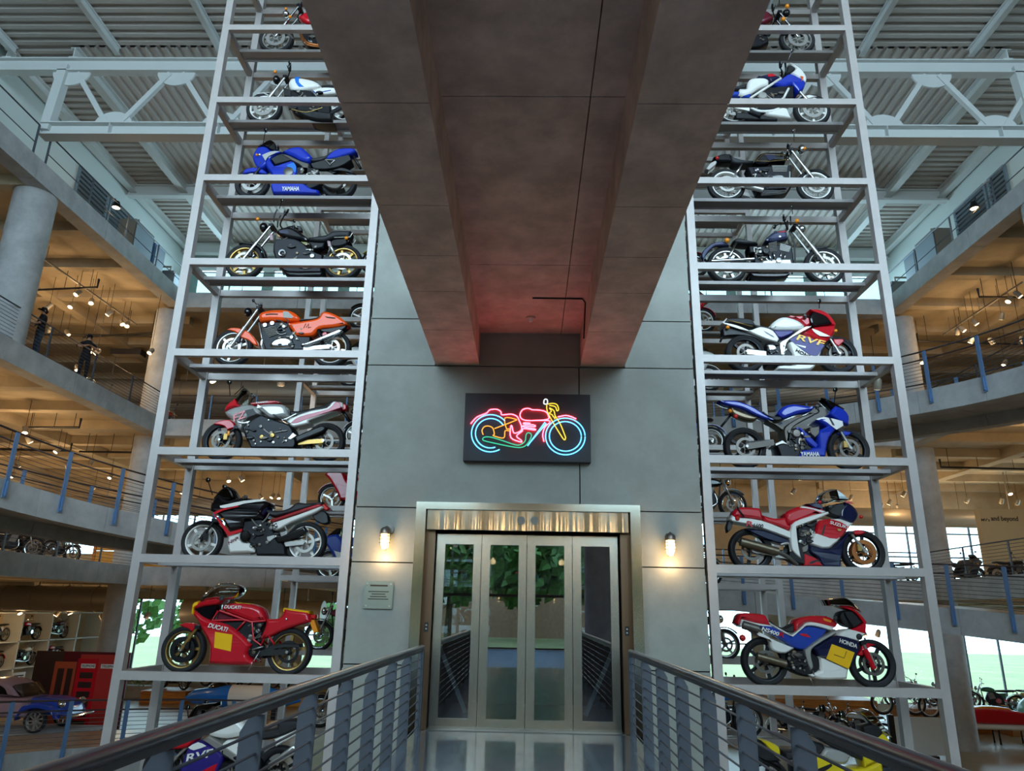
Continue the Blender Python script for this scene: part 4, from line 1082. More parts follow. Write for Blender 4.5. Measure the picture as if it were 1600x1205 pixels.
def b_L0():
    b = Bike('white red and blue sport motorcycle low on left rack, behind the bridge railing', 200, 1050, 4.571, -1).start(275, 1085, .345, 'cast6', 'dark_metal', 'grey_metal')
    nt = b.nose(480, .5)
    t = b.solid('fuel_tank', 'white', .18, '510,400 530,350 620,323 740,318 800,350 847,400 830,452 700,482 580,462', .07); u = b.solid('tank_panel', 'red', .182, '513,397 530,355 620,325 790,330 700,360 600,402 540,432', .03, t)
    b.decal('wing_mark', 'white', .183, '560,382 600,360 585,378 612,380 575,398', u)
    b.solid('frame_spar', 'silver', .19, '525,487 580,462 790,602 770,657 700,612', .02)
    f = b.solid('fairing', 'purple', .21, '420,545 500,500 640,562 680,602 640,720 420,900 300,900 360,700', .04, taper=nt); b.decal('white_panel', 'white', .212, '430,540 500,502 560,530 470,560', f)
    b.text('RVF', 'white', (415, 645), (600, 605), 42, .212, f, .3); b.decal('red_panel', 'red', .213, '520,712 640,652 600,760 500,800', f)
    b.solid('upper_fairing', 'red', .18, '230,520 300,440 420,330 470,330 480,470 420,545 300,560', .04, taper=nt); b.solid('windscreen', 'screen_smoke', .15, '420,330 480,245 620,225 620,250 500,330', .02)
    s = b.solid('side_cover', 'white', .17, '640,562 700,490 890,490 882,592 780,642', .03); b.decal('red_panel', 'red', .172, '780,540 895,495 860,530 800,590', s)
    b.solid('seat', 'leather', .14, '840,460 890,440 1060,400 1060,355 1200,345 1240,400 1050,480 900,490', .04); b.solid('tail_section', 'white', .13, '1040,482 1230,400 1240,340 1300,330 1310,400 1050,540', .03); b.lens('tail_lamp', 'red_lens', (1262, 360), .05, .12)
    b.solid('muffler', 'silver', .06, '1020,642 1200,510 1242,540 1222,572 1040,672', .03).location.y = -.15
    e = b.solid('engine', 'dark_metal', .17, '640,640 800,640 900,560 960,680 900,820 640,820', .03); b.fittings(e, (700, 600, 900, 760), .175, 14)
    b.fork((440, 520), 'silver', .026); b.bars((470, 300), .3, .04, .08); b.mirror((430, 330), (425, 255), .05, .32); b.swing((930, 760), 'silver', .06)
for fn in (b_L1, b_L2, b_L3, b_L4, b_L5, b_L6, b_L7, b_L8, b_L0): fn()

# ---------------- right rack
def b_R1():
    b = Bike('red white and blue racing motorcycle with yellow number panel on right rack', 1130, 920, 5.714, 0).start(1325, 365, .35, 'cast5', 'dark_metal', 'grey_metal')
    nt = b.nose(1000, .5)
    w = b.solid('side_panel', 'royal', .16, '310,320 440,335 600,425 660,395 760,335 940,370 880,440 740,542 660,542 560,482', .03)
    t = b.solid('fuel_tank', 'red', .165, '635,340 650,290 710,255 850,240 960,255 1032,310 1000,352 860,322 760,302 700,340 640,387', .06)
    b.solid('white_band', 'white', .17, '400,290 560,380 620,415 700,348 760,298 870,308 1000,343 970,377 860,347 750,337 660,402 600,427 430,332', .02, t); b.decal('tank_flash', 'amber', .166, '890,262 965,285 960,302 900,285', t)
    b.decal('red_script', 'red', .162, '680,402 745,405 780,438 700,420', w)
    s = b.solid('tail_section', 'red', .15, '115,310 160,222 370,232 410,280 432,332 300,312 170,272 140,332', .04); b.solid('tail_line', 'white', .153, '150,330 166,272 300,306 430,328 445,345 300,330 180,292 165,345', .01, s)
    b.solid('seat', 'leather', .13, '410,290 540,352 632,315 637,382 600,392 500,362', .03)
    mu = b.tube('muffler', 'grey_metal', .062, .17, '175,322 312,362', False, None, False, 16); b.tube('muffler', 'brown_metal', .055, .18, '300,600 560,672', False, None, False, 16)
    b.solid('tail_cover', 'white', .16, '270,385 430,440 470,460 642,530 560,582 440,552 400,452', .03)
    b.text('NS400', 'white', (340, 372), (490, 424), 32, .165, w, .15); b.text('R', 'red', (494, 424), (540, 440), 36, .165, w, .15)
    b.solid('frame_spar', 'silver', .18, '720,547 860,440 1010,363 1022,402 900,472 802,542 792,602 812,702 780,742 740,642', .02)
    f = b.solid('fairing', 'navy', .2, '812,532 1030,415 1240,470 1240,542 1162,702 930,622 850,602', .03, taper=nt)
    b.solid('upper_fairing', 'white', .195, '1022,422 1060,385 1150,362 1292,402 1240,457 1225,475', .02, taper=nt); b.solid('nose', 'red', .18, '1130,377 1290,308 1302,330 1292,412 1200,397', .03, taper=nt)
    b.solid('screen_rim', 'red', .16, '1050,165 1150,168 1240,228 1302,300 1282,332 1205,352 1268,308 1200,224 1130,188', .01, taper=nt); b.solid('inner_cowl', 'black', .13, '1060,210 1160,200 1262,302 1182,352 1090,332 1040,262', .02, taper=nt)
    b.solid('windscreen', 'screen_smoke', .16, '925,100 1080,75 1160,110 1252,212 1150,167 1060,165 950,152', .02, taper=nt); b.disc('air_intake', 'black', (1215, 430), .045, .16, .01)
    n = b.decal('number_panel', 'yellow', .2, '970,495 1172,570 1120,717 920,625', f); b.tube('panel_mark', 'ink', .005, .207, '990,588 1080,620 1102,560', False, n)
    b.text('HONDA', 'white', (1035, 480), (1192, 535), 32, .2, f)
    b.solid('belly_pan', 'white', .18, '850,602 930,627 1132,712 1115,812 880,817 752,772 870,732', .04, taper=nt)
    e = b.solid('engine', 'dark_metal', .15, '560,560 740,542 790,562 872,622 862,722 760,792 600,722', .03); b.fittings(e, (580, 570, 800, 740), .155, 21)
    b.fork((1245, 480), 'silver', .024); b.tube('fork_cover', 'red', .042, .1, '1262,540 1345,715', True, None, False, 12); b.solid('front_fender', 'red', .09, '1240,500 1290,485 1367,500 1290,542 1250,602 1180,592 1230,552', .02)
    b.lens('tail_lamp', 'red_lens', (172, 440), .05, .1); b.tube('side_stand', 'silver', .007, .14, '770,790 810,862'); b.swing((640, 700), 'dark_metal', .06); b.bars((1050, 265), .3, .04, .08)
    b.tube('stay', 'dark_metal', .012, .14, '1085,210 1160,345', True)
def b_R2():
    b = Bike('red and white sport motorcycle with red seat and dark nose on right rack', 1120, 750, 5.714, 1).start(1300, 298, .345, 'cast3', 'dark_metal', 'copper', fdisc='fat_disc')
    nt = b.nose(1000, .5)
    s = b.solid('tail_section', 'red', .15, '135,332 190,243 390,250 410,300 417,357 250,332', .04); b.solid('seat', 'red', .14, '408,310 520,340 622,330 642,390 672,400 672,462 560,412 430,372', .04)
    b.solid('tail_band', 'white', .16, '118,352 140,308 170,330 400,358 672,463 672,532 540,482 330,412 140,372', .02, s); b.text('R', 'red', (258, 412), (322, 420), 44, .165, s, .2); b.text('1100', 'black', (326, 428), (410, 434), 36, .165, s, .2)
    b.lens('tail_lamp', 'red_lens', (182, 345), .04, .15); b.tube('strap', 'black', .014, .165, '180,240 242,332'); b.solid('rear_fender', 'black', .08, '90,420 110,360 150,370 130,440 100,470', .01)
    t = b.solid('fuel_tank', 'red', .17, '620,372 618,300 680,255 760,230 860,235 980,285 900,312 780,362 660,402', .07); b.solid('tank_band', 'white', .172, '760,233 840,243 982,280 940,294 830,264 740,252', .01, t); b.solid('tank_top', 'navy', .12, '800,212 920,205 972,270 860,247', .02, t)
    b.solid('frame_spar', 'white', .18, '668,402 800,330 1000,278 1012,302 850,372 717,422 732,562 762,712 700,662 663,602', .02); b.solid('side_panel', 'navy', .13, '250,440 420,450 672,542 650,582 540,562 420,522', .02)
    f = b.solid('fairing', 'white', .195, '830,572 870,480 892,420 910,350 1060,343 1120,345 1240,385 1210,412 1010,612', .03, taper=nt); b.solid('fairing_panel', 'red', .2, '892,420 912,352 1060,347 1208,410 1080,540 872,485', .03, f, taper=nt)
    b.decal('vent', 'black', .2, '960,405 975,395 950,490 935,490', f); b.text('SUZUKI', 'white', (1008, 392), (1165, 440), 26, .202, f); b.decal('badge', 'gold', .203, '1075,435 1115,442 1105,458 1080,455', f)
    b.solid('belly_pan', 'navy', .19, '830,577 1000,612 1110,542 1192,452 1140,622 1110,780 960,780 900,692 830,642', .03, taper=nt); b.solid('nose', 'navy', .17, '1100,342 1110,250 1170,188 1240,230 1282,290 1272,342 1232,387', .05, taper=nt); b.decal('red_edge', 'red', .16, '1140,185 1200,200 1225,215 1150,205')
    b.solid('windscreen', 'screen_clear', .16, '925,182 960,110 1060,75 1140,130 1182,177 1090,172 1000,202', .03, taper=nt); b.solid('screen_base', 'screen_smoke', .162, '1068,82 1140,130 1182,177 1090,172', .01)
    b.solid('inner_cowl', 'black', .14, '980,232 1130,200 1152,262 1100,332 1000,292', .02); b.lens('grip_end', 'red', (920, 200), .03, .3)
    b.tube('muffler', 'brown_metal', .068, .19, '210,550 545,642', False, None, False, 18); b.tube('exhaust_pipe', 'grey_metal', .03, .16, '545,642 640,690 720,760', False, None, True)
    e = b.solid('engine', 'dark_metal', .16, '720,430 900,360 872,482 832,572 832,642 900,700 780,760 640,700 650,590 730,562', .02); b.solid('clutch_cover', 'grey_metal', .18, '750,592 830,552 822,642 760,662', .03, e); b.fittings(e, (740, 400, 860, 560), .165, 31)
    b.solid('lower_panel', 'red', .17, '778,650 900,702 962,770 778,770', .02); b.decal('lower_mark', 'black', .172, '820,742 890,712 950,742 890,728 850,750')
    b.fork((1190, 470), 'silver', .026, 'gold'); b.solid('front_fender', 'red', .09, '1210,460 1270,443 1342,470 1290,492 1230,492', .02); b.swing((640, 690), 'silver', .05); b.tube('heel_plate', 'silver', .02, .19, '570,580 640,570 660,640', False, None, True)
    b.bars((1060, 235), .3, .04, .08); b.lens('turn_signal', 'red_lens', (1288, 330), .03, .16)
def b_R3():
    b = Bike('dark blue sport motorcycle with underseat exhaust on right rack', 1090, 590, 5.714, 2).start(1342, 418, .345, 'cast5', 'dark_metal', 'grey_metal')
    nt = b.nose(1100, .45)
    b.solid('tail_section', 'blue', .12, '185,205 340,203 480,248 580,308 702,382 620,372 520,332 400,272 260,242', .03); b.solid('muffler', 'brown_metal', .1, '290,255 400,300 542,350 520,382 420,372 310,322', .04)
    b.solid('seat', 'leather', .13, '580,310 660,338 740,345 762,377 690,382', .02); b.solid('fuel_tank', 'blue', .18, '715,322 760,260 850,230 960,243 1062,260 1010,302 900,322 820,352 770,362', .07)
    b.solid('frame_spar', 'frame_grey', .17, '768,482 790,430 900,358 1040,308 1052,332 920,402 852,452 832,522 832,602 788,592', .02); b.solid('subframe', 'frame_grey', .12, '620,380 720,418 782,450 760,472 690,422', .02)
    f = b.solid('fairing', 'blue', .2, '1060,382 1100,350 1222,380 1282,430 1182,542 1152,712 900,712 940,642 1082,612 1082,482 1160,432', .04, taper=nt); b.solid('fairing_blade', 'blue', .2, '860,450 930,443 1092,602 1060,642 960,562 920,482', .03, f)
    b.decal('silver_panel', 'silver_paint', .19, '1050,375 1130,353 1292,390 1300,430 1240,467 1180,422 1140,392', f); b.solid('nose', 'blue', .16, '1180,322 1240,240 1322,270 1372,330 1372,412 1300,387 1230,352', .05, taper=nt)
    b.solid('windscreen', 'screen_smoke', .13, '1120,180 1200,198 1332,270 1250,302 1170,232', .03, taper=nt); b.decal('black_slash', 'black', .196, '1170,360 1190,365 1225,430 1205,425', f)
    e = b.solid('engine', 'dark_metal', .17, '800,470 900,440 960,562 1060,642 900,712 740,712 700,602 780,562', .03); b.disc('clutch_cover', 'grey_metal', (880, 500), .07, .18, .03, e); b.solid('radiator_cover', 'frame_grey', .18, '1000,440 1090,430 1092,502 1050,542 1000,492', .02); b.fittings(e, (800, 480, 1000, 660), .175, 41)
    b.text('YAMAHA', 'white', (920, 702), (1088, 704), 36, .2, f); b.solid('belly_pan', 'blue', .16, '740,640 842,640 862,700 730,700', .02)
    b.swing((680, 580), 'frame_grey', .07); b.fork((1270, 470), 'silver', .026, 'gold'); b.solid('front_fender', 'blue', .09, '1240,502 1290,473 1392,490 1340,522 1290,512', .02)
    b.mirror((1220, 225), (1232, 110), .05, .3); b.lens('turn_signal', 'amber', (290, 300), .035, .12); b.tube('plate_bracket', 'black', .02, 0, '300,330 210,440'); b.lens('tail_lamp', 'red_lens', (340, 348), .04, .1)
    b.bars((1110, 250), .3, .04, .08); b.solid('heel_plate', 'silver', .19, '690,590 760,560 840,620 770,590 700,610', .005)
def b_R4():
    b = Bike('white red and purple sport motorcycle with yellow lettering on right rack', 1085, 440, 5.714, 3).start(1272, 450, .34, 'cast6', 'dark_metal', 'grey_metal')
    nt = b.nose(1000, .5)
    b.solid('seat', 'leather', .14, '260,370 290,323 510,328 560,388 702,425 640,422 530,397 400,382', .03)
    s = b.solid('tail_section', 'white', .155, '240,372 290,318 300,330 272,370 480,430 590,400 702,432 762,512 740,542 640,512 520,462 380,402', .02); b.decal('slash', 'navy', .157, '620,440 700,485 715,500 690,490 640,460', s); b.tube('gold_line', 'gold', .008, .15, '300,345 520,400', False, s)
    t = b.solid('fuel_tank', 'white', .17, '680,417 700,365 760,320 830,310 930,340 992,390 970,422 760,432', .06); b.solid('tank_panel', 'red', .172, '828,308 960,298 1032,320 1042,380 1000,402 930,342', .03, t)
    b.solid('side_panel', 'purple', .16, '700,435 892,435 880,462 780,502 740,492', .02); b.solid('frame_spar', 'silver', .185, '758,547 830,500 980,398 1052,393 1042,412 900,492 832,547 812,660 770,660', .02)
    f = b.solid('fairing', 'red', .2, '960,462 1080,400 1282,368 1272,440 1222,502 1170,552 1060,502', .04, taper=nt); b.decal('white_slash', 'white', .196, '1050,420 1100,438 1212,490 1120,487 1060,442', f)
    l = b.solid('lower_fairing', 'white', .195, '840,545 960,480 1060,505 1160,560 1120,680 1040,785 740,785 760,745 900,742 880,652', .03, taper=nt); b.decal('purple_panel', 'purple', .19, '850,520 960,480 1160,570 1100,662 1030,655 900,562', l); b.decal('white_slash', 'white', .197, '900,560 995,580 990,595 930,575', l)
    b.text('RVF', 'yellow', (905, 520), (1145, 580), 52, .2, f, .35); b.text('HONDA', 'ink', (900, 625), (1075, 715), 30, .197, l)
    b.solid('screen', 'black_gloss', .165, '1030,322 1060,262 1150,268 1232,330 1262,362 1090,397 1050,382', .04, taper=nt); b.solid('screen_rim', 'red', .17, '1030,245 1130,243 1222,288 1282,368 1245,372 1182,302 1060,264', .01, taper=nt)
    b.solid('front_fender', 'red', .09, '1240,510 1330,508 1342,532 1290,582 1250,552', .02); b.fork((1205, 500), 'silver', .026)
    e = b.solid('engine', 'dark_metal', .16, '640,550 760,547 882,642 880,740 660,740 640,640', .03); b.solid('gearbox_cover', 'silver', .17, '650,560 720,560 742,602 670,632', .02, e); b.fittings(e, (650, 560, 800, 720), .165, 51)
    b.mirror((1115, 240), (1115, 178), .05, .3); b.lens('turn_signal', 'amber', (297, 410), .035, .14); b.lens('turn_signal', 'amber', (1262, 440), .03, .17); b.solid('rear_fender', 'black', .09, '250,420 300,395 460,440 560,480 600,540 520,500 380,480 260,490', .02); b.tube('plate_bracket', 'dark_metal', .018, 0, '260,470 230,540')
    b.swing((660, 650), 'silver', .06); b.bars((1020, 300), .28, .03, .06)
def b_R5():
    b = Bike('slate grey cruiser with exposed twin engine and solo fender on right rack', 1080, 310, 5.714, 4).start(1185, 315, .355, 'cast9', 'silver', 'silver', fR=.36)
    t = b.solid('fuel_tank', 'slate', .14, '658,377 680,340 740,295 850,270 872,352 760,377', .06); b.decal('tank_script', 'red', .141, '780,298 845,290 845,298 782,306', t); b.disc('tank_cap', 'chrome', (790, 340), .025, .135, .01, t)
    b.solid('seat', 'leather', .13, '378,372 420,348 500,368 590,385 602,407 480,402 400,392', .04); b.solid('rear_fender', 'slate', .1, '90,500 130,440 210,390 300,383 342,420 220,422 150,482 110,552', .02)
    b.solid('oil_tank', 'black_gloss', .14, '510,420 602,410 622,482 520,492', .03)
    e = b.solid('engine', 'dark_metal', .12, '560,422 900,400 922,562 900,650 560,650', .03); b.fins('grey_metal', '690,400 765,380 765,470 705,482', .13, 7, e); b.fins('silver', '795,400 892,430 872,482 790,462', .13, 6, e)
    for p in ('690,490 718,562', '730,480 752,540', '806,480 796,535', '842,490 832,545'): b.tube('pushrod', 'chrome', .014, .15, p, False, e)
    b.solid('crankcase', 'silver', .16, '640,545 900,532 912,600 860,640 600,640', .04); b.disc('engine_cover', 'chrome', (780, 555), .055, .17, .02, e); b.disc('air_cleaner', 'black', (660, 480), .06, .16, .05, e)
    b.solid('exhaust', 'black_gloss', .15, '520,662 860,660 905,640 850,702 560,702', .03); b.tube('exhaust_pipe', 'chrome', .03, .19, '560,540 400,550 180,560', False, None, False, 12)
    b.fork((930, 245), 'silver', .028); b.lens('headlight', 'chrome', (985, 275), .075, .0); b.solid('front_fender', 'black_gloss', .08, '1080,442 1150,420 1222,423 1212,442 1120,452', .01)
    b.bars((885, 150), .38, .1, .12); b.tube('bar_riser', 'black', .014, .08, '890,240 885,160', True); b.mirror((800, 220), (745, 255), .045, .4); b.mirror((905, 140), (900, 75), .025, .3)
    b.lens('turn_signal', 'amber', (945, 202), .04, .2); b.lens('turn_signal', 'amber', (320, 375), .045, .15); b.tube('shock', 'chrome', .024, .15, '402,400 325,562', True); b.swing((600, 600), 'dark_metal', .05); b.fittings(e, (580, 430, 700, 560), .14, 61)
    b.tube('frame_tube', 'black', .015, .08, '880,300 920,400 930,640', True)
def b_R6():
    b = Bike('black retro motorcycle with white rimmed spoked wheels on upper right rack', 1080, 190, 5.714, 5).start(1105, 312, .345, 'wire', 'white', 'silver', 'tyre_slim')
    t = b.solid('fuel_tank', 'black_gloss', .15, '560,357 620,280 700,266 820,270 872,300 850,352 740,352 660,377', .06); b.decal('blue_highlight', 'navy', .147, '650,290 740,290 760,320 700,350', t); b.tube('pinstripe', 'gold', .004, .152, '580,350 640,290 840,300 845,340 700,355 580,350', False, t)  # navy patch paints a highlight onto the black tank
    b.solid('seat', 'leather', .13, '350,290 400,318 480,338 560,343 562,367 400,372 360,342', .03); b.solid('tail_cowl', 'black_gloss', .12, '200,312 280,285 352,283 372,352 230,347', .03); b.solid('rear_fender', 'silver', .08, '130,422 170,370 232,340 222,382 160,432', .01)
    b.solid('side_cover', 'navy', .14, '540,410 652,420 642,462 580,467', .03)
    e = b.solid('engine', 'dark_metal', .13, '500,402 900,380 902,560 860,620 600,620 540,490', .03); b.fins('silver', '720,390 862,390 852,450 730,450', .14, 6, e); b.solid('crankcase', 'chrome', .16, '690,475 800,458 850,480 840,540 720,550', .05, e); b.fittings(e, (560, 420, 720, 600), .14, 71)
    b.solid('sump', 'black', .13, '600,592 850,580 872,622 740,662 620,672', .03); b.tube('exhaust_pipe', 'chrome', .022, .12, '880,450 875,560 830,630 640,650', True, None, True); b.tube('muffler', 'silver', .05, .17, '480,570 640,612', True, None, False, 14)
    b.fork((890, 250), 'silver', .026); b.solid('front_fender', 'black_gloss', .07, '1040,432 1100,418 1172,428 1242,492 1222,494 1150,452', .01); b.lens('headlight', 'chrome', (985, 250), .09, 0, None, (.8, 1, 1))
    b.bars((905, 195), .34, .06, .08, 'chrome'); b.mirror((920, 180), (916, 85), .045, .32, 'chrome'); b.lens('turn_signal', 'red_lens', (232, 325), .035, .12); b.lens('turn_signal', 'amber', (1012, 240), .03, .17); b.tube('shock', 'chrome', .024, .15, '452,380 395,478', True); b.swing((560, 600), 'silver', .05)
def b_R7():
    b = Bike('white and blue half faired motorcycle, second tier from the top of right rack', 1110, 70, 7.619, 6).start(1205, 262, .35, 'cast5', 'white', 'silver', fdisc='fat_disc')
    nt = b.nose(900, .5)
    t = b.solid('fuel_tank', 'white', .17, '440,502 450,430 500,388 640,383 702,410 702,472 600,502 510,562 420,602 330,592 350,512 420,512', .05); u = b.solid('tank_top', 'navy', .14, '550,382 660,348 760,348 852,385 720,442 700,412 620,392', .03, t); b.decal('wing_mark', 'red', .142, '680,352 740,345 782,375 690,382', u)
    b.solid('tail_section', 'royal', .15, '100,560 320,545 492,580 472,632 310,602 120,640', .03); b.solid('seat', 'leather', .14, '100,500 330,480 440,450 425,510 340,525 110,550', .03)
    b.tube('frame_tube', 'white', .026, .16, '470,640 840,400', True); b.tube('frame_tube', 'white', .024, .16, '870,640 932,520', True); b.tube('frame_tube', 'white', .024, .15, '480,750 600,792 800,765 860,640', True, None, True)
    f = b.solid('fairing', 'blue', .18, '740,462 850,390 960,330 1120,390 1152,420 1122,502 1060,542 980,462 880,492', .04, taper=nt); b.solid('upper_fairing', 'white', .175, '940,205 980,203 1090,258 1162,350 1152,422 1060,372 960,327 1030,267', .03, taper=nt); b.decal('orange_mark', 'orange', .16, '1070,372 1110,385 1080,440 1085,400', f)
    b.solid('inner_cowl', 'black', .13, '930,242 1000,230 1022,272 970,322 900,352', .02); b.solid('belly_pan', 'white', .17, '640,812 850,740 920,750 972,872 700,832', .03)
    e = b.solid('engine', 'dark_metal', .15, '510,562 860,482 1000,482 1000,632 850,642 830,762 640,802 600,862 460,802', .03); b.disc('engine_cover', 'silver', (620, 612), .085, .16, .03, e); b.fittings(e, (560, 560, 860, 740), .155, 81)
    b.solid('muffler', 'black', .1, '300,800 470,800 802,862 802,900 620,890 300,880', .03); b.fork((1005, 485), 'silver', .028); b.solid('front_fender', 'white', .08, '1130,602 1180,593 1272,610 1150,642', .01)
    b.mirror((925, 180), (975, 70), .055, .32, 'chrome'); b.bars((890, 200), .34, .05, .1); b.tube('fork_tube', 'black', .02, .1, '890,220 905,340', True); b.swing((480, 780), 'white', .05)
def b_R8():
    b = Bike('dark motorcycle with amber signals on the topmost visible tier of right rack', 1080, 0, 5, 7).start(825, 230, .35, 'cast5', 'silver', 'silver', fdisc='fat_disc')
    b.solid('fuel_tank', 'maroon', .15, '330,110 430,60 600,80 650,130 560,175 350,170', .06); b.solid('seat', 'leather', .14, '100,140 330,130 350,170 120,180', .03); e = b.solid('engine', 'dark_metal', .15, '330,180 600,180 610,330 500,370 340,350', .03); b.fittings(e, (380, 190, 600, 350), .155, 91)
    b.fork((690, 95), 'chrome', .028); b.lens('headlight', 'black_gloss', (742, 105), .08, 0); b.lens('turn_signal', 'amber', (750, 50), .045, .2); b.lens('turn_signal', 'amber', (720, 150), .045, .2); b.bars((675, 35), .36, .08, .1); b.solid('front_fender', 'black_gloss', .07, '700,290 720,240 820,220 920,250 900,260 820,235', .01); b.swing((330, 340), 'silver', .05)
    b.mirror((690, 30), (685, -30), .045, .33)
def b_R0():
    b = Bike('yellow sport touring motorcycle low on right rack, behind the bridge railing', 1130, 1050, 4.571, -1).start(1120, 310, .345, 'cast5', 'dark_metal', 'grey_metal')
    nt = b.nose(900, .55)
    b.solid('fuel_tank', 'lemon', .18, '640,432 700,393 860,398 1000,488 1012,582 880,542 740,467 660,462', .06); b.solid('inner_cowl', 'black', .17, '680,482 760,470 1010,592 1000,640 900,600', .02); b.solid('seat', 'leather', .15, '420,560 560,570 620,500 722,520 742,572 660,612 450,640', .04)
    b.solid('side_panel', 'silver_paint', .19, '700,602 740,545 860,570 922,602 882,662 790,652', .04); f = b.solid('fairing', 'lemon', .2, '570,662 700,602 860,682 1022,692 1150,640 1180,760 1020,860 600,840', .04, taper=nt); b.solid('upper_fairing', 'lemon', .19, '1000,560 1140,440 1192,468 1252,588 1230,642 1150,642 1020,690', .04, taper=nt)
    b.solid('tail_section', 'lemon', .14, '270,490 330,500 402,540 412,602 350,572', .02); b.solid('tail_under', 'black', .12, '170,470 270,490 350,575 420,640 300,640 190,560', .02); b.lens('tail_lamp', 'red_lens', (180, 500), .06, .1); b.decal('red_edge', 'red', .12, '165,450 240,455 240,470 165,470')
    b.solid('windscreen', 'screen_clear', .17, '980,290 1060,278 1150,368 1232,478 1190,462 1080,382', .02, taper=nt); b.solid('cockpit', 'black', .13, '990,390 1100,380 1150,440 1080,500 1000,460', .03); b.decal('scoop', 'black', .2, '660,700 770,655 780,670 720,712', f)
    e = b.solid('engine', 'dark_metal', .16, '500,680 900,690 900,860 520,860', .03); b.fittings(e, (520, 660, 700, 780), .165, 95); b.fork((1080, 560), 'silver', .026); b.bars((960, 380), .32, .04, .1); b.mirror((900, 370), (852, 305), .07, .36); b.swing((520, 800), 'silver', .05); b.solid('rear_fender', 'black', .1, '180,640 300,600 400,640 420,700 300,640', .02)
for fn in (b_R1, b_R2, b_R3, b_R4, b_R5, b_R6, b_R7, b_R8, b_R0): fn()

# ================================================================== GENERIC MOTORCYCLES (background)
def gsolid(P, w, b=.03, sm=3):
    return solid_mesh(MB(), smooth_poly(parse(P), sm), w, b, None, 0.0)
def garc(cx, cz, R, a0, a1, w, th=.02):
    n = 12; o = [(cx+R*cos(math.radians(a0+(a1-a0)*i/n)), cz+R*sin(math.radians(a0+(a1-a0)*i/n))) for i in range(n+1)]
    i_ = [(cx+(R-th)*cos(math.radians(a0+(a1-a0)*i/n)), cz+(R-th)*sin(math.radians(a0+(a1-a0)*i/n))) for i in range(n, -1, -1)]
    return solid_mesh(MB(), [Vector(p) for p in o+i_], w, .004, None, 0.0)
def gen_parts(kind):
    """list of (part name, mesh builder, colour slot)"""
    L = []
    if kind == 'classic':
        L += [('fuel_tank', gsolid('-.05,.72 .0,.86 .2,.93 .42,.9 .52,.8 .4,.74', .14, .06), 'c1'),
              ('seat', gsolid('-.78,.8 -.72,.86 -.4,.85 -.02,.82 .0,.75 -.4,.75', .13, .04), 'leather'),
              ('side_cover', gsolid('-.36,.5 -.1,.5 -.08,.7 -.4,.73', .12, .03), 'c2'),
              ('front_fender', garc(.73, .33, .37, 40, 150, .07), 'c2'), ('rear_fender', garc(-.72, .33, .38, 20, 160, .08), 'c2')]
        L += [('headlight', MB().ball((.66, 0, .86), .09, 12, (.8, 1, 1)), 'chrome')]
        bar = cat([(.36, -.36, 1.06), (.45, -.22, 1.06), (.52, -.08, .97), (.52, .08, .97), (.45, .22, 1.06), (.36, .36, 1.06)], 3)
    else:
        L += [('fuel_tank', gsolid('-.1,.78 -.02,.9 .2,.96 .4,.9 .42,.8 .1,.74', .15, .06), 'c1'),
              ('seat', gsolid('-.5,.82 -.3,.8 -.08,.8 -.1,.74 -.45,.76', .13, .03), 'leather'),
              ('tail_section', gsolid('-.95,.92 -.6,.92 -.45,.8 -.15,.72 -.3,.64 -.6,.74', .12, .04), 'c1'),
              ('fairing', gsolid('.05,.3 .5,.26 .62,.5 .8,.75 .92,.86 .84,.96 .6,1.02 .45,.9 .35,.72 .15,.6', .19, .06), 'c1'),
              ('fairing_panel', gsolid('.1,.42 .5,.34 .58,.52 .66,.68 .4,.62 .2,.55', .194, .03), 'c2'),
              ('windscreen', gsolid('.84,.97 .62,1.16 .5,1.16 .58,1.0', .12, .03), 'screen_smoke'),
              ('front_fender', garc(.73, .33, .36, 20, 130, .07), 'c1'), ('tail_lamp', MB().ball((-.96, 0, .88), .05, 10, (.6, 1.6, .8)), 'red_lens')]
        bar = cat([(.34, -.3, .94), (.45, -.2, .95), (.5, -.08, .94), (.5, .08, .94), (.45, .2, .95), (.34, .3, .94)], 3)
    L += [('engine', gsolid('-.28,.3 .28,.26 .38,.48 .26,.72 -.1,.72 -.3,.5', .15, .03, 2), 'dark_metal'),
          ('cylinder', gsolid('.0,.5 .22,.46 .3,.7 .08,.74', .165, .01, 1), 'grey_metal'),
          ('engine_cover', MB().cyl((-.08, -.19, .42), (-.08, .19, .42), .1, 18), 'chrome'),
          ('handlebar', MB().tube(bar, .014, 6), 'chrome' if kind == 'classic' else 'black'),
          ('swingarm', MB().bar((-.2, -.12, .38), (-.72, -.12, .33), .03, .06), 'grey_metal'), ('swingarm', MB().bar((-.2, .12, .38), (-.72, .12, .33), .03, .06), 'grey_metal'),
          ('fork_leg', MB().tube([(.5, -.09, .98), (.73, -.09, .33)], .024, 8), 'silver'), ('fork_leg', MB().tube([(.5, .09, .98), (.73, .09, .33)], .024, 8), 'silver'),
          ('exhaust', MB().tube(cat([(.3, -.15, .56), (.34, -.17, .36), (.15, -.18, .25), (-.25, -.18, .25), (-.9, -.19, .33)], 3), [.02]*9+[.045]*4, 10), 'chrome'),
          ('frame_tube', MB().tube([(.5, 0, .92), (.42, 0, .4), (.3, 0, .24), (-.3, 0, .28)], .02, 6), 'black'),
          ('mirror', MB().tube([(.45, -.2, .97), (.42, -.34, 1.22)], .007, 5).ball((.42, -.34, 1.24), .045, 10, (.5, 1.2, .8)), 'black'),
          ('mirror', MB().tube([(.45, .2, .97), (.42, .34, 1.22)], .007, 5).ball((.42, .34, 1.24), .045, 10, (.5, 1.2, .8)), 'black'),
          ('turn_signal', MB().ball((.6, -.2, .8), .035, 8), 'amber'), ('turn_signal', MB().ball((-.8, -.17, .74), .035, 8), 'amber')]
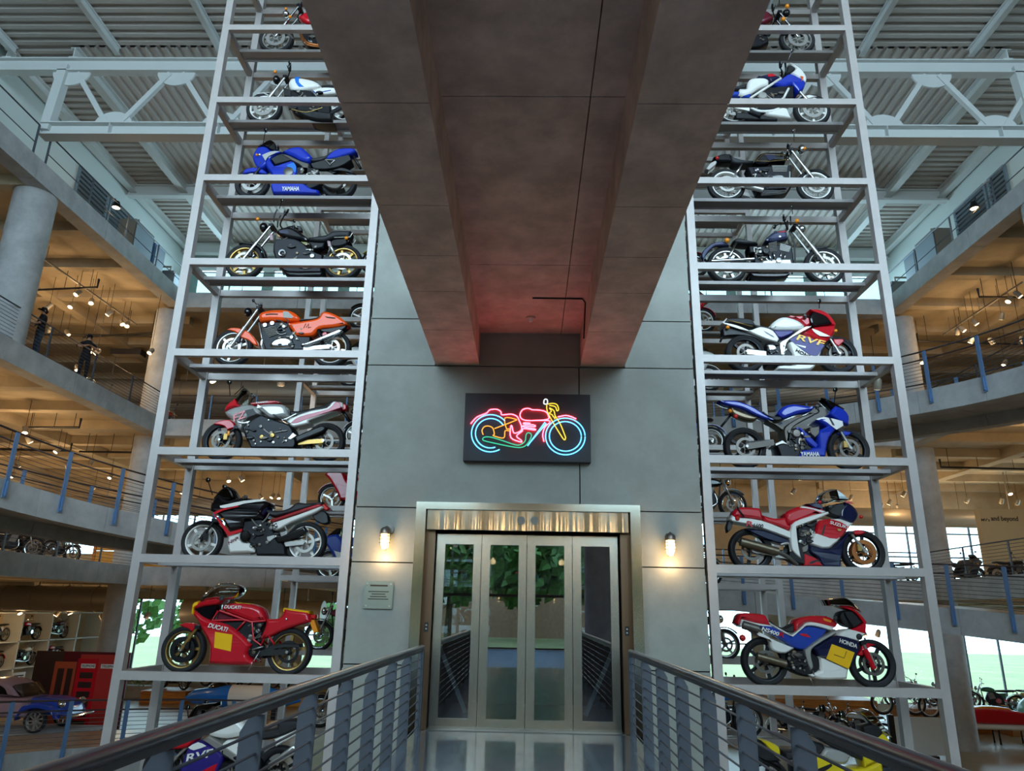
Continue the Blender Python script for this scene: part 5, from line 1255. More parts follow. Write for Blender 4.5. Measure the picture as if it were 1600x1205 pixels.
    return [(n, mb.mesh(n), m) for n, mb, m in L]
GEN = {}
def gbike(kind, loc, rz, c1, c2, label, group, rim='chrome', style='wire', sc=1.07, lean=0):
    if kind not in GEN: GEN[kind] = gen_parts(kind)
    t = thing('motorcycle', label, 'motorcycle', loc, group, rz=rz, world=False); t.scale = (sc, sc, sc)
    if lean: t.rotation_euler = (lean, 0, rz)
    for nm, x in (('front_wheel', .73), ('rear_wheel', -.72)):
        o = link(nm, wheel_mesh('tyre'), 'tyre', t); o.location = (x, 0, .33); o.scale = (.33, .33, .33)
        link('rim', wheel_mesh(style), rim, o); c = link('brake_disc', wheel_mesh('disc'), 'grey_metal', o); c.location = (0, -.2, 0)
    for n, me, m in GEN[kind]:
        link(n, me, {'c1': c1, 'c2': c2}.get(m, m), t)
    return t
G = 'motorcycles on the rear racks'
zt = lambda k: tier_z(k)-TRAY_DROP
XF = -4.95
for k, kind, c1, c2, rim, st, lab, dx in (
    (6, 'classic', 'black_gloss', 'lemon', 'chrome', 'wire', 'black and yellow motorcycle on the rear left rack beside the tower, high up', .55),
    (5, 'classic', 'maroon', 'black_gloss', 'silver', 'cast5', 'dark red motorcycle on the rear left rack, seen behind the orange one', .35),
    (4, 'sport', 'white', 'sky_blue', 'white', 'cast3', 'white motorcycle on the rear left rack, just above the red and silver one', .2),
    (3, 'sport', 'black_gloss', 'navy', 'silver', 'cast3', 'black motorcycle on the rear left rack, behind the tail of the red and silver one', .5),
    (2, 'sport', 'red', 'red', 'silver', 'cast3', 'all red touring motorcycle on the rear left rack', 0),
    (1, 'sport', 'royal', 'white', 'silver', 'cast3', 'blue and white motorcycle on the rear left rack', .1),
    (0, 'classic', 'maroon', 'black_gloss', 'chrome', 'wire', 'dark motorcycle with chrome headlight on the rear left rack, behind the red racer', 0),
    (-1, 'classic', 'black_gloss', 'black', 'chrome', 'wire', 'black motorcycle low on the rear left rack near the bridge railing', .2)):
    gbike(kind, (XF+.79+dx, YCB, zt(k)), pi, c1, c2, lab, G, rim, st)
for k, kind, c1, c2, rim, st, lab, x, rz in (
    (6, 'classic', 'red', 'red', 'chrome', 'wire', 'red scooter like motorcycle with round mirrors on the rear right rack', 3.75, 0),
    (5, 'sport', 'red', 'purple', 'white', 'cast3', 'red and purple sport motorcycle on the rear right rack', 3.85, 0),
    (4, 'sport', 'white', 'red', 'white', 'cast3', 'white motorcycle on the rear right rack, above the blue one', 3.9, 0),
    (3, 'classic', 'black_gloss', 'royal', 'silver', 'wire', 'black motorcycle with amber signals on the rear right rack', 3.9, pi),
    (2, 'classic', 'black_gloss', 'black_gloss', 'chrome', 'wire', 'black classic motorcycle with wire wheels on the rear right rack', 4.3, 0),
    (1, 'classic', 'dark_metal', 'navy', 'chrome', 'wire', 'dark motorcycle on the rear right rack, behind the red and white one', 3.6, 0),
    (0, 'classic', 'black_gloss', 'maroon', 'silver', 'cast5', 'black motorcycle on the rear right rack, behind the yellow panelled racer', 3.9, 0),
    (-1, 'classic', 'sky_blue', 'black', 'silver', 'wire', 'blue and black motorcycle low on the rear right rack', 4.3, 0)):
    gbike(kind, (x, YCB, zt(k)), rz, c1, c2, lab, G, rim, st)

# ================================================================== GALLERIES: rails, plant, lights
def edge_rail(x, z, y0, y1, label, cables, m='rail_grey', post_step=2.4, h=1.08):
    t = thing('gallery_railing', label, 'railing', (x, (y0+y1)/2, z))
    obj('handrail', MB().tube([(x, y0, z+h), (x, y1, z+h)], .024, 8), m, t)
    for k in range(cables):
        zz = z+h*(k+.7)/(cables+.7); obj('cable' if cables > 3 else 'mid_rail', MB().tube([(x, y0, zz), (x, y1, zz)], .008 if cables > 3 else .018, 5), m, t)
    n = max(1, int((y1-y0)/post_step))
    for i in range(n+1):
        y = y0+(y1-y0)*i/n; obj('post', MB().box(x-.02, x+.02, y-.03, y+.03, z-.05, z+h), m, t, smooth=False)
edge_rail(-GX-.1, LEV[3], 9, 19.1, 'thin grey railing on the upper left gallery before the truss', 1)
edge_rail(-GX-.1, LEV[3], 19.7, GYF, 'thin grey railing on the upper left gallery beyond the truss', 1)
edge_rail(GX+.1, LEV[3], 9, GYF, 'thin grey railing on the upper right gallery', 1)
edge_rail(-GX-.1, LEV[2], 9, GYF, 'cable railing in front of the two visitors on the left', 9)
edge_rail(GX+.1, LEV[2], 9, GYF, 'cable railing on the middle right gallery', 9)
edge_rail(-GX-.1, LEV[1], 14, GYF, 'cable railing on the lower left gallery', 9)
edge_rail(GX+.1, LEV[1], 14, GYF, 'cable railing on the lower right gallery', 9)
for k, nm in ((1, 'lower'), (2, 'middle')):
    z = LEV[k]; t = thing('gallery_railing', 'bar railing along the far edge of the %s gallery' % nm, 'railing', (0, GYF+.1, z))
    obj('handrail', MB().tube([(-GX, GYF+.1, z+1.08), (GX, GYF+.1, z+1.08)], .024, 8), 'rail_dark', t)
    for q in range(9): obj('bar', MB().tube([(-GX, GYF+.1, z+.1+.105*q), (GX, GYF+.1, z+.1+.105*q)], .008, 5), 'rail_grey', t)
    for i in range(17): x = -GX+2*GX*i/16; obj('post', MB().box(x-.03, x+.03, GYF+.07, GYF+.13, z-.1, z+1.08), 'rail_blue', t, smooth=False)
t = thing('glass_guard', 'green tinted glass guard along the far upper gallery', 'railing', (0, GYF+.1, LEV[3]))
for i in range(12):
    x = -GX+2*GX*i/12; obj('pane', MB().box(x+.02, x+2*GX/12-.02, GYF+.09, GYF+.105, LEV[3], LEV[3]+1.0), 'rail_glass', t, smooth=False)
    obj('post', MB().box(x-.015, x+.015, GYF+.08, GYF+.12, LEV[3], LEV[3]+1.08), 'rail_grey', t, smooth=False)
obj('top_rail', MB().box(-GX, GX, GYF+.08, GYF+.12, LEV[3]+1.02, LEV[3]+1.06), 'rail_grey', t, smooth=False)

# louvred grilles on the upper side walls
def grille(s, y0, y1, z0, z1, label):
    x = s*(UX-.03); t = thing('louvre_grille', label, 'grille', (x, (y0+y1)/2, z0), 'wall louvres')
    obj('backing', MB().box(x-.01, x+.01, y0, y1, z0, z1), 'black', t, smooth=False)
    for y in (y0, y1): obj('frame', MB().box(x-.06, x+.04, y-.06, y+.06, z0, z1), 'louvre', t, smooth=False)
    for z in (z0, z1): obj('frame', MB().box(x-.06, x+.04, y0, y1, z-.05, z+.05), 'louvre', t, smooth=False)
    n = 9
    for i in range(n):
        z = z0+(z1-z0)*(i+.5)/n; obj('slat', MB().bar((x-s*.05, y0, z), (x-s*.05, y1, z), .08, .02, (s*.5, 0, 1)), 'louvre', t, smooth=False)
for s, nm, ps in ((-1, 'left', ((120, 265), (172, 300), (222, 340))), (1, 'right', ((1492, 340), (1545, 300), (1578, 275)))):
    for i, (q0, q1) in enumerate(zip(ps, ps[1:])):
        a = onX(*q0, s*UX); b = onX(*q1, s*UX); y0, y1 = sorted((a.y, b.y))
        grille(s, y0+.12, y1-.12, 16.15, 17.9, '%s louvred vent on the upper %s wall' % (('nearer', 'farther') if s < 0 else ('farther', 'nearer'))[i].__add__('') if False else '%s of the two louvred vents on the upper %s wall' % (((('nearer', 'farther') if s < 0 else ('farther', 'nearer'))[i]), nm))
def equipment(px, py, s, w, h, label, m='equipment'):
    p = onX(px, py, s*16.6); x, y, z = p.x, p.y, LEV[3]
    t = thing('equipment_cabinet', label, 'cabinet', (x, y, z))
    c = obj('body', MB().box(x-.35, x+.35, y-w/2, y+w/2, z+.1, z+h), m, t, smooth=False); fx = x-s*.36
    obj('door', MB().box(*sorted((fx, fx-s*.02)), y-w/2+.06, y+w/2-.06, z+.18, z+h-.08), 'louvre', t, smooth=False)
    for yy in (y-w/2+.1, y+w/2-.1): obj('foot', MB().box(x-.3, x+.3, yy-.06, yy+.06, z, z+.1), 'dark_metal', t, smooth=False)
    obj('top_pipe', MB().tube([(x, y, z+h), (x, y, z+h+.35), (x+s*.6, y, z+h+.35)], .05, 8), 'duct', t)
equipment(212, 372, -1, 1.5, 1.9, 'large beige air unit behind the upper left railing')
equipment(238, 392, -1, .9, 1.7, 'blue grey electrical cabinet behind the upper left railing', 'rail_blue')
equipment(268, 415, -1, .7, 1.3, 'small cabinet at the far end of the upper left gallery')
equipment(1462, 400, 1, 1.5, 1.9, 'large grey air unit behind the upper right railing')
equipment(1435, 412, 1, .9, 1.7, 'blue grey electrical cabinet behind the upper right railing', 'rail_blue')
equipment(1400, 448, 1, .7, 1.3, 'small cabinet at the far end of the upper right gallery')

# spotlights ------------------------------------------------------------
head_me = MB().lathe([(0, .1), (.035, .1), (.06, .06), (.065, -.08), (.055, -.085)], 14, (0, 0, 0), 'Z').mesh('head')
lens_me = MB().lathe([(0, -.088), (.054, -.086), (.054, -.08)], 14, (0, 0, 0), 'Z').mesh('lens')
stem_me = MB().cyl((0, 0, .0), (0, 0, 1), .006, 6).mesh('stem')
def soffit(p):
    lv = min(l for l in LEV[1:] if l-.3 > p[2]); x = abs(p[0])
    return lv-.32
def spot(p, tilt, rz, label, group, sc=1.6, power=0):
    t = thing('spotlight', label, 'spotlight', p, group, world=False); t.scale = (sc, sc, sc)
    o = link('stem', stem_me, 'pipe_black', t); o.location = (0, 0, .06); o.scale = (1, 1, (soffit(p)-p[2])/sc-.06)
    h = link('head', head_me, 'duct', t); h.rotation_euler = (tilt, 0, rz)
    link('lens', lens_me, 'lamp_lens', h)
    if power: lamp('spot_light', (p[0], p[1], p[2]-.35*sc), power, WARM, .12)
def spots(L, z, label, group, power, sc=1.6, Y=None):
    L = sorted(L); od = ['first', 'second', 'third', 'fourth', 'fifth', 'sixth', 'seventh', 'eighth', 'ninth', 'tenth', 'eleventh', 'twelfth']
    for i, (x, y) in enumerate(L):
        p = onZ(x, y, z) if Y is None else onY(x, y, Y)
        if p.y > 39.5 or p.y < 0: p = onY(x, y, 39.0)
        spot(p, .5+.2*rnd.random(), rnd.random()*6.28, label+', %s from the left' % od[i], group, sc, power*LAMPK if i % 2 == 0 else 0)
def track(a, b, z, label):
    A = onZ(*a, z); Bv = onZ(*b, z)
    t = thing('light_track', label, 'light track', A)
    obj('rail', MB().bar(A, Bv, .06, .06), 'duct', t, smooth=False)
    for f in (.1, .5, .9): q = A.lerp(Bv, f); obj('hanger', MB().cyl(q, (q.x, q.y, z+.6), .012, 6), 'duct', t)
track((52, 393), (214, 508), 13.5, 'long lighting track under the upper left gallery')
track((1598, 441), (1474, 523), 13.5, 'long lighting track under the upper right gallery')
spots([(122, 458), (143, 471), (171, 489), (190, 504), (199, 507)], 13.2, 'small spotlight on the track under the upper left gallery', 'upper left track spotlights', 60)
spots([(46, 478), (77, 479), (112, 477), (78, 515), (105, 520)], 13.2, 'small spotlight above the two visitors', 'spotlights above the visitors', 60)
spots([(141, 547), (152, 550), (236, 549), (235, 577), (120, 575)], 11.6, 'small spotlight beyond the visitors on the left gallery', 'far left middle gallery spotlights', 50)
spots([(1590, 460), (1577, 468), (1523, 503), (1496, 518), (1503, 514), (1565, 494)], 13.2, 'small spotlight on the track under the upper right gallery', 'upper right track spotlights', 60)
spots([(1518, 531), (1549, 533), (1570, 567), (1440, 564), (1597, 531)], 12.6, 'small spotlight behind the right ramp railing', 'right middle gallery spotlights', 50)
spots([(45, 687), (90, 703), (143, 721), (105, 727), (28, 726), (173, 744), (148, 760), (20, 742)], 7.5, 'small spotlight behind the left ramp railing', 'left lower gallery spotlights', 120)
spots([(357, 749), (377, 748), (407, 776), (426, 775), (435, 776), (270, 764), (286, 768), (330, 590), (440, 595), (318, 622), (372, 640), (560, 625)], 7.4, 'small spotlight seen through the left rack', 'spotlights behind the left rack', 60)
spots([(1390, 785), (1403, 793), (1377, 791), (1511, 782), (1577, 769), (1590, 785), (1565, 783), (1393, 806), (1500, 806), (1412, 772)], 7.4, 'small spotlight before the right lower windows', 'right lower gallery spotlights', 90)
spots([(1240, 768), (1278, 782), (1150, 778), (1371, 600), (1330, 778), (1250, 745)], 7.4, 'small spotlight seen through the right rack', 'spotlights behind the right rack', 60)
spots([(90, 958), (108, 955), (160, 965), (30, 955), (230, 962), (440, 970), (425, 968), (1350, 990), (1330, 992), (1372, 990)], 1.6, 'small spotlight near the ground floor ceiling', 'ground floor spotlights', 55, 1.6, 32.0)
for s, nm in ((-1, 'left'), (1, 'right')):  # spotlights added beyond the view to warm the gallery ceilings
    for i, y in enumerate((13.5, 17.5, 21.5, 25.5)):
        for z, lv, pw_ in ((7.6, 'middle', 110), (1.75, 'lower', 45)):
            spot((s*18.4, y, z), .4, i*1.3, 'added spotlight under the %s %s gallery floor, %s from the viewer' % (lv, nm, ('nearest', 'second', 'third', 'farthest')[i]), 'added gallery spotlights', 1.6, pw_*LAMPK)
for (px, py, s, lab) in ((182, 321, -1, 'floodlight glowing before the upper left louvres'), (1522, 322, 1, 'floodlight glowing before the upper right louvres')):
    p = onX(px, py, s*15.6); t = thing('floodlight', lab, 'floodlight', p)
    obj('housing', MB().lathe([(0, .16), (.09, .16), (.17, -.08), (.16, -.1)], 18, p, 'Z'), 'dark_metal', t)
    obj('lens', MB().lathe([(0, -.12), (.1, -.115), (.155, -.09)], 18, p, 'Z'), 'lamp_lens', t)
    obj('bracket', MB().tube([(p.x, p.y, p.z+.15), (p.x+s*.1, p.y, p.z+.3), (p.x+s*.1, p.y, LEV[3]+1.05)], .02, 6), 'dark_metal', t)
    lamp('flood_light', (p.x, p.y, p.z-.3), 25, WARM, .15)

# ducts, pipes and conduits under the galleries
def duct(a, b, r, label, n=4):
    t = thing('air_duct', label, 'duct', a); A = Vector(a); Bv = Vector(b)
    obj('tube', MB().cyl(A, Bv, r, 24), 'duct', t)
    for i in range(n):
        q = A.lerp(Bv, (i+.5)/n); d = (Bv-A).normalized()*.04; obj('collar', MB().cyl(q-d, q+d, r*1.05, 24), 'duct', t)
        obj('hanger', MB().box(q.x-.02, q.x+.02, q.y-.02, q.y+.02, q.z+r*.9, soffit(q)), 'duct', t, smooth=False)
    return t
duct((-21.9, 30.6, 1.75), (-16.9, 30.6, 1.75), .5, 'big round air duct under the lower left gallery')
duct((-15.2, 33.6, 1.35), (-9, 33.6, 1.35), .55, 'round air duct behind the left rack at ground level')
duct((-24, 36, 12.2), (-8, 36, 12.2), .6, 'round air duct at the back of the middle gallery, left')
duct((10, 35.5, 12.4), (25, 35.5, 12.4), .6, 'round air duct at the back of the middle gallery, right')
duct((8, 36.5, 6.4), (26, 36.5, 6.4), .45, 'round air duct at the back of the lower gallery, right')
duct((-24, 37, 6.4), (-5, 37, 6.4), .45, 'round air duct at the back of the lower gallery, left')
def pipe(pts, r, label, m='pipe_black'):
    t = thing('sprinkler_pipe', label, 'pipe', pts[0])
    obj('run', MB().tube(pts, r, 8), m, t); A = Vector(pts[0]); Bv = Vector(pts[1])
    for f in (.12, .55, .9):
        q = A.lerp(Bv, f); obj('hanger', MB().cyl(q, (q.x, q.y, soffit(q)), .012, 6), m, t)
    return t
for i, (a, b, z) in enumerate((((38, 454), (152, 449), 13.4), ((70, 523), (255, 525), 13.3), ((130, 527), (256, 519), 13.35), ((36, 668), (124, 668), 7.9), ((124, 706), (214, 707), 7.9), ((0, 702), (110, 705), 7.9))):
    A = onZ(*a, z); Bv = onZ(*b, z)
    if A.y > 40 or Bv.y > 40: A, Bv = onY(*a, 38.5), onY(*b, 38.5)
    pipe([A, Bv, (Bv.x, Bv.y, Bv.z+.35)], .045, 'black sprinkler pipe on the left gallery ceiling, %s' % ('topmost of six', 'third from the top', 'second from the top', 'fourth from the top', 'lowest and farthest', 'lowest and nearest')[i])
for i, (a, b, z) in enumerate((((1600, 465), (1530, 464), 13.4), ((1590, 538), (1434, 533), 13.3), ((1600, 733), (1470, 730), 7.9))):
    A = onZ(*a, z); Bv = onZ(*b, z)
    if A.y > 40 or Bv.y > 40: A, Bv = onY(*a, 38.5), onY(*b, 38.5)
    pipe([A, Bv, (Bv.x, Bv.y, Bv.z+.35)], .045, 'black sprinkler pipe on the right gallery ceiling, %s' % ('highest', 'middle', 'lowest')[i])
def linear_light(px, py, z, w, label):
    p = onZ(px, py, z); t = thing('ceiling_fixture', label, 'light fixture', p)
    obj('housing', MB().box(p.x-w/2, p.x+w/2, p.y-.25, p.y+.25, p.z, p.z+.25), 'dark_metal', t, smooth=False); obj('panel', MB().box(p.x-w/2+.05, p.x+w/2-.05, p.y-.2, p.y+.2, p.z-.01, p.z), 'duct', t, smooth=False)
linear_light(200, 556, 12.4, 1.4, 'long grey ceiling fixture beyond the visitors')

# ------------------------------------------------------------------ visitors
def person(loc, rz, arms, label, shirt, trousers):
    V = [(0, 0, .95), (0, .0, 1.15), (0, .02, 1.36), (0, .0, 1.5), (0, -.02, 1.58), (0, -.03, 1.68)]; R = [.15, .14, .155, .08, .058, .092]
    Ed = [(0, 1), (1, 2), (2, 3), (3, 4), (4, 5)]
    zone = []
    for s in (-1, 1):
        i = len(V); V += [(s*.1, 0, .9), (s*.11, -.02, .5), (s*.12, .02, .1), (s*.12, -.1, .05), (s*.125, -.16, .04)]; R += [.1, .068, .05, .045, .035]
        Ed += [(0, i), (i, i+1), (i+1, i+2), (i+2, i+3), (i+3, i+4)]
        i = len(V); sh, elb, wr = arms[0 if s < 0 else 1]
        sh = Vector(sh); elb = Vector(elb); wr = Vector(wr)
        V += [tuple(sh), tuple(elb), tuple(wr)]; R += [.062, .045, .03]; Ed += [(3, i), (i, i+1), (i+1, i+2)]
        d = (wr-elb).normalized(); side = d.cross(Vector((0, 0, 1))).normalized(); palm = wr+d*.06
        pi_ = len(V); V.append(tuple(palm)); R.append(.03); Ed.append((i+2, pi_))
        for k, (off, L) in enumerate(((-.03, .065), (-.01, .075), (.01, .07), (.03, .055))):
            a = palm+side*off+d*.03; b2 = a+d*L*.6+Vector((0, 0, -.012)); j = len(V)
            V += [tuple(a), tuple(b2), tuple(b2+d*L*.4+Vector((0, 0, -.02)))]; R += [.01, .0095, .008]; Ed += [(pi_, j), (j, j+1), (j+1, j+2)]
        j = len(V); th = palm-side*.035*s-d*.01; V += [tuple(th), tuple(th+d*.04-side*.015*s)]; R += [.011, .009]; Ed += [(pi_, j), (j, j+1)]
    me = bpy.data.meshes.new('body'); me.from_pydata(V, Ed, [])
    o = bpy.data.objects.new('body', me); COL.objects.link(o)
    md = o.modifiers.new('s', 'SKIN'); md.use_smooth_shade = True
    for v, r in zip(me.skin_vertices[0].data, R): v.radius = (r, r*.8 if r > .13 else r)
    me.skin_vertices[0].data[0].use_root = True
    o.modifiers.new('u', 'SUBSURF').levels = 1
    dg = bpy.context.evaluated_depsgraph_get(); nm = bpy.data.meshes.new_from_object(o.evaluated_get(dg)); bpy.data.objects.remove(o)
    for m in (shirt, trousers, 'skin', 'black'): nm.materials.append(M(m))
    el = [Vector(a[1]) for a in arms]; wr = [Vector(a[2]) for a in arms]
    for p in nm.polygons:
        c = p.center; k = 0
        if c.z < .98: k = 1
        if c.z < .1: k = 3
        if c.z > 1.53: k = 2
        for e, w in zip(el, wr):
            t_ = (c-e).dot(w-e)/(w-e).length_squared
            if t_ > .1 and (c-(e+(w-e)*min(t_, 1.6))).length < .1: k = 2
        p.material_index = k; p.use_smooth = True
    t = thing('person', label, 'person', loc, rz=rz, world=False)
    link('body', nm, None, t)
    link('cap', MB().lathe([(.1, 0), (.1, .045), (.075, .09), (0, .11)], 16, (0, -.02, 1.7), 'Z').box(-.07, .07, -.2, -.08, 1.7, 1.712).mesh('cap'), 'cloth_black', t)
    link('hair', MB().ball((0, .015, 1.665), .098, 12, (1, 1, .9)).mesh('hair'), 'hair', t)
    for s in (-1, 1):
        link('eye', MB().ball((s*.034, -.115, 1.685), .01, 6).mesh('eye'), 'black', t); link('ear', MB().ball((s*.095, -.02, 1.67), .024, 6, (.5, .8, 1.2)).mesh('ear'), 'skin', t)
    link('nose', MB().ball((0, -.125, 1.655), .016, 6, (.8, 1, 1.3)).mesh('nose'), 'skin', t); link('mouth', MB().box(-.022, .022, -.118, -.11, 1.617, 1.623).mesh('mouth', False), 'maroon', t)
    return t
p1 = onX(125, 600, -15.85); p2 = onX(58, 560, -15.85)
person((p1.x, p1.y, LEV[2]), .75, [((-.2, 0, 1.42), (-.36, -.12, 1.22), (-.08, -.3, 1.28)), ((.2, 0, 1.42), (.36, -.12, 1.22), (.08, -.3, 1.28))], 'visitor in black shirt and cap holding both hands before the chest', 'cloth_black', 'cloth_black')
person((p2.x-.1, p2.y, LEV[2]), -.6, [((-.2, 0, 1.42), (-.26, -.1, 1.2), (-.2, -.34, 1.1)), ((.2, 0, 1.42), (.26, -.1, 1.2), (.2, -.34, 1.1))], 'visitor in dark jacket and cap leaning on the railing by the column', 'cloth_black', 'cloth_jeans')

# ================================================================== GROUND FLOOR AND GALLERY EXHIBITS
GZ = LEV[0]
# white shelf wall with motorcycles at the lower left
SX = -22.6
sw = thing('shelf_wall', 'white shelf wall holding motorcycles at the lower left', 'shelf', (SX, 35, GZ))
SH = [-2.3, -1.2, -.08, 1.15]
for i, y in enumerate([29.6+2.15*k for k in range(6)]): obj('upright', MB().box(SX-.9, SX, y-.05, y+.05, GZ, 1.25), 'white_shelf', sw, smooth=False)
for z in SH: obj('shelf', MB().box(SX-.9, SX, 29.6, 40.4, z-.05, z), 'white_shelf', sw, smooth=False)
obj('back', MB().box(SX-.95, SX-.9, 29.6, 40.4, GZ, 1.25), 'beige_panel', sw, smooth=False)
SC2 = [('sky_blue', 'silver'), ('silver', 'white'), ('red', 'black'), ('maroon', 'chrome'), ('royal', 'silver'), ('red', 'red'), ('white', 'navy'), ('red', 'maroon')]
words = ['blue', 'silver', 'red and black', 'dark red', 'royal blue and silver', 'bright red', 'white and navy', 'red and maroon']
n = 0
for r, z in ((2, 'upper'), (1, 'lower')):
    for c in range(4):
        y = 29.6+2.15*(c+.5)+.02; cc = SC2[n % 8]
        gbike('classic', (SX-.42, y, SH[r]), pi/2*(-1 if n % 3 else 1), cc[0], cc[1], '%s motorcycle on the %s row of the white shelf wall' % (words[n % 8], z), 'motorcycles in the shelf wall', sc=.86); n += 1
gbike('classic', (SX-.42, 30.7, SH[0]), pi/2, 'red', 'red', 'red motorcycle at the bottom of the white shelf wall', 'motorcycles in the shelf wall', sc=.86)
a = onX(26, 1068, SX+.1); t = thing('info_sign', 'small white sign on the shelf wall', 'sign', a)
obj('board', MB().box(a.x-.02, a.x+.02, a.y-.45, a.y+.45, a.z-.45, a.z+.45), 'white_shelf', t, smooth=False)
for k in range(4): obj('text_line', MB().box(a.x+.02, a.x+.024, a.y-.33, a.y+.33, a.z+.28-.17*k, a.z+.34-.17*k), 'ink', t, smooth=False)

# printed backdrop with a red telephone box
PY = 27.6
def PP(px, py): return onY(px, py, PY)
q0, q1 = PP(58, 1017), PP(183, 1150); bx0, bx1 = q0.x, q1.x; bz1 = q0.z; bz0 = GZ
t = thing('photo_backdrop', 'large printed board showing a red telephone box', 'poster', ((bx0+bx1)/2, PY, GZ))
bd = obj('board', MB().box(bx0, bx1, PY, PY+.08, bz0, bz1), 'print_dark', t, smooth=False)
bw, bh = bx1-bx0, bz1-bz0
def pr(name, u0, u1, v0, v1, m, dep):
    return obj(name, MB().box(bx0+bw*u0, bx0+bw*u1, PY-dep, PY-dep+.004, bz0+bh*v0, bz0+bh*v1), m, bd, smooth=False)
pr('print_wall', .3, 1, 0, 1, 'maroon', .004); pr('print_door', .22, .45, .05, .88, 'print_orange', .006); pr('print_door_pane', .26, .33, .35, .8, 'print_dark', .008); pr('print_door_pane', .36, .42, .35, .8, 'print_dark', .008)
pr('print_box_side', .68, .97, .02, .9, 'print_red', .006); pr('print_box_front', .46, .68, .0, .92, 'red', .008); pr('print_box_roof', .48, .95, .9, .97, 'print_red', .007)
for k in range(6): pr('print_pane', .5, .64, .14+.11*k, .21+.11*k, 'print_dark', .01)
pr('print_sign', .5, .65, .81, .86, 'white', .011); pr('print_sign', .71, .93, .81, .86, 'white', .011)
text_on('lettering', 'TELEPHONE', 'ink', (bx0+bw*.505, PY-.0125, bz0+bh*.82), (1, 0, 0), (0, 0, 1), (0, -1, 0), bw*.14, bh*.03, bd); text_on('lettering', 'TELEPHONE', 'ink', (bx0+bw*.72, PY-.0125, bz0+bh*.82), (1, 0, 0), (0, 0, 1), (0, -1, 0), bw*.2, bh*.03, bd)
pr('print_coat', .02, .14, 0, .6, 'black', .007); pr('print_coat', .13, .2, .1, .7, 'print_dark', .008)

# pinkish vintage car with blue front, behind the lower left railing
def car():
    c = onZ(35, 1172, GZ); x, y, z = -16.2, 24.6, GZ+.75
    pt = thing('display_plinth', 'low grey plinth under the vintage car', 'plinth', (x, y, GZ)); obj('top', MB().box(x-2.6, x+2.6, y-1.1, y+1.1, GZ+.69, GZ+.75), 'concrete', pt, smooth=False); obj('base', MB().box(x-2.5, x+2.5, y-1, y+1, GZ, GZ+.69), 'concrete_dark', pt, smooth=False)
    t = thing('vintage_car', 'dusty pink vintage car with blue bonnet parked at the lower left', 'car', (x, y, z), world=False)
    L = [('body', gsolid('-2.0,.35 -2.1,.7 -1.9,.95 -1.2,1.0 .4,.98 .9,.95 .95,.4', .78, .12), 'pink_paint'), ('cabin', gsolid('-1.5,.98 -1.2,1.42 -.2,1.48 .3,1.3 .6,.98', .66, .1), 'pink_paint'),
         ('bonnet', gsolid('.9,.45 .9,.98 1.5,.95 1.95,.8 2.05,.45', .6, .1), 'royal'), ('bumper', MB().tube([(2.2, -.75, .45), (2.25, 0, .45), (2.2, .75, .45)], .04, 8), 'chrome'),
         ('windscreen', gsolid('.28,1.28 .6,1.0 .66,1.0 .34,1.34', .6, .005, 1), 'screen_clear'), ('side_window', gsolid('-1.1,1.05 -1.0,1.34 -.25,1.38 .1,1.25 .25,1.05', .672, .02), 'black_gloss')]
    for s in (-1, 1):
        L += [('fender', solid_mesh(MB(), smooth_poly(parse('.7,.35 .85,.75 1.3,.85 1.75,.75 1.95,.4 1.7,.6 1.3,.7 .9,.6')), .16, .04, None, s*.7), 'royal'), ('headlight', MB().ball((1.9, s*.55, .8), .12, 12), 'chrome')]
    for nm, mb, m in L: link(nm, mb.mesh(nm), m, t)
    for sx in (-1.35, 1.3):
        for s in (-1, 1):
            o = link('wheel', wheel_mesh('tyre'), 'tyre', t); o.location = (sx, s*.72, .34); o.scale = (.34, .45, .34); link('rim', wheel_mesh('cast9'), 'silver', o)
car()

# plinths with rows of motorcycles, seen under the racks
def plinth(x0, x1, y0, y1, h, label, m='wood', planks=4):
    t = thing('display_plinth', label, 'plinth', ((x0+x1)/2, (y0+y1)/2, GZ))
    obj('top', MB().box(x0, x1, y0, y1, GZ+h-.04, GZ+h), m, t, smooth=False)
    for k in range(planks): obj('plank', MB().box(x0, x1, y0, y0+.04, GZ+(h-.05)*k/planks+.008, GZ+(h-.05)*(k+1)/planks-.008), m, t, smooth=False)
    obj('core', MB().box(x0+.03, x1-.03, y0+.05, y1, GZ, GZ+h-.04), m, t, smooth=False)
plinth(-18.6, -16.4, 37.6, 39.6, .55, 'low wooden plinth at the left end of the far row', 'wood'); plinth(-15.6, -10, 37.6, 39.6, .7, 'long pale wooden plinth seen under the left rack', 'wood_pale')
plinth(-9.4, -4, 37.6, 39.6, .55, 'wooden plinth behind the bridge on the left', 'wood')
row = [(-17.5, .55, 'dark_metal', 'gold', 'dark old motorcycle at the left end of the far plinth row'), (-15.2, .7, 'red', 'white', 'red and white motorcycle second in the far left plinth row'), (-13.2, .7, 'maroon', 'chrome', 'maroon motorcycle third in the far left plinth row'), (-11.2, .7, 'silver', 'chrome', 'silver motorcycle fourth in the far left plinth row'), (-8.6, .55, 'white', 'chrome', 'white motorcycle fifth in the far left plinth row'), (-6.6, .55, 'red', 'red', 'red motorcycle nearest the bridge in the far left plinth row')]
for x, h, c1, c2, lab in row: gbike('classic', (x, 38.6, GZ+h), pi+rnd.uniform(-.5, .5), c1, c2, lab, 'motorcycles on the far left plinths')
plinth(11.5, 16.2, 36.6, 39.2, .95, 'wooden plinth seen under the right rack'); plinth(16.6, 19.8, 34.2, 36.4, .9, 'wooden plinth beyond the outer right post'); plinth(20.2, 26, 33.4, 36.2, .75, 'wooden plinth at the far right behind the sidecar')
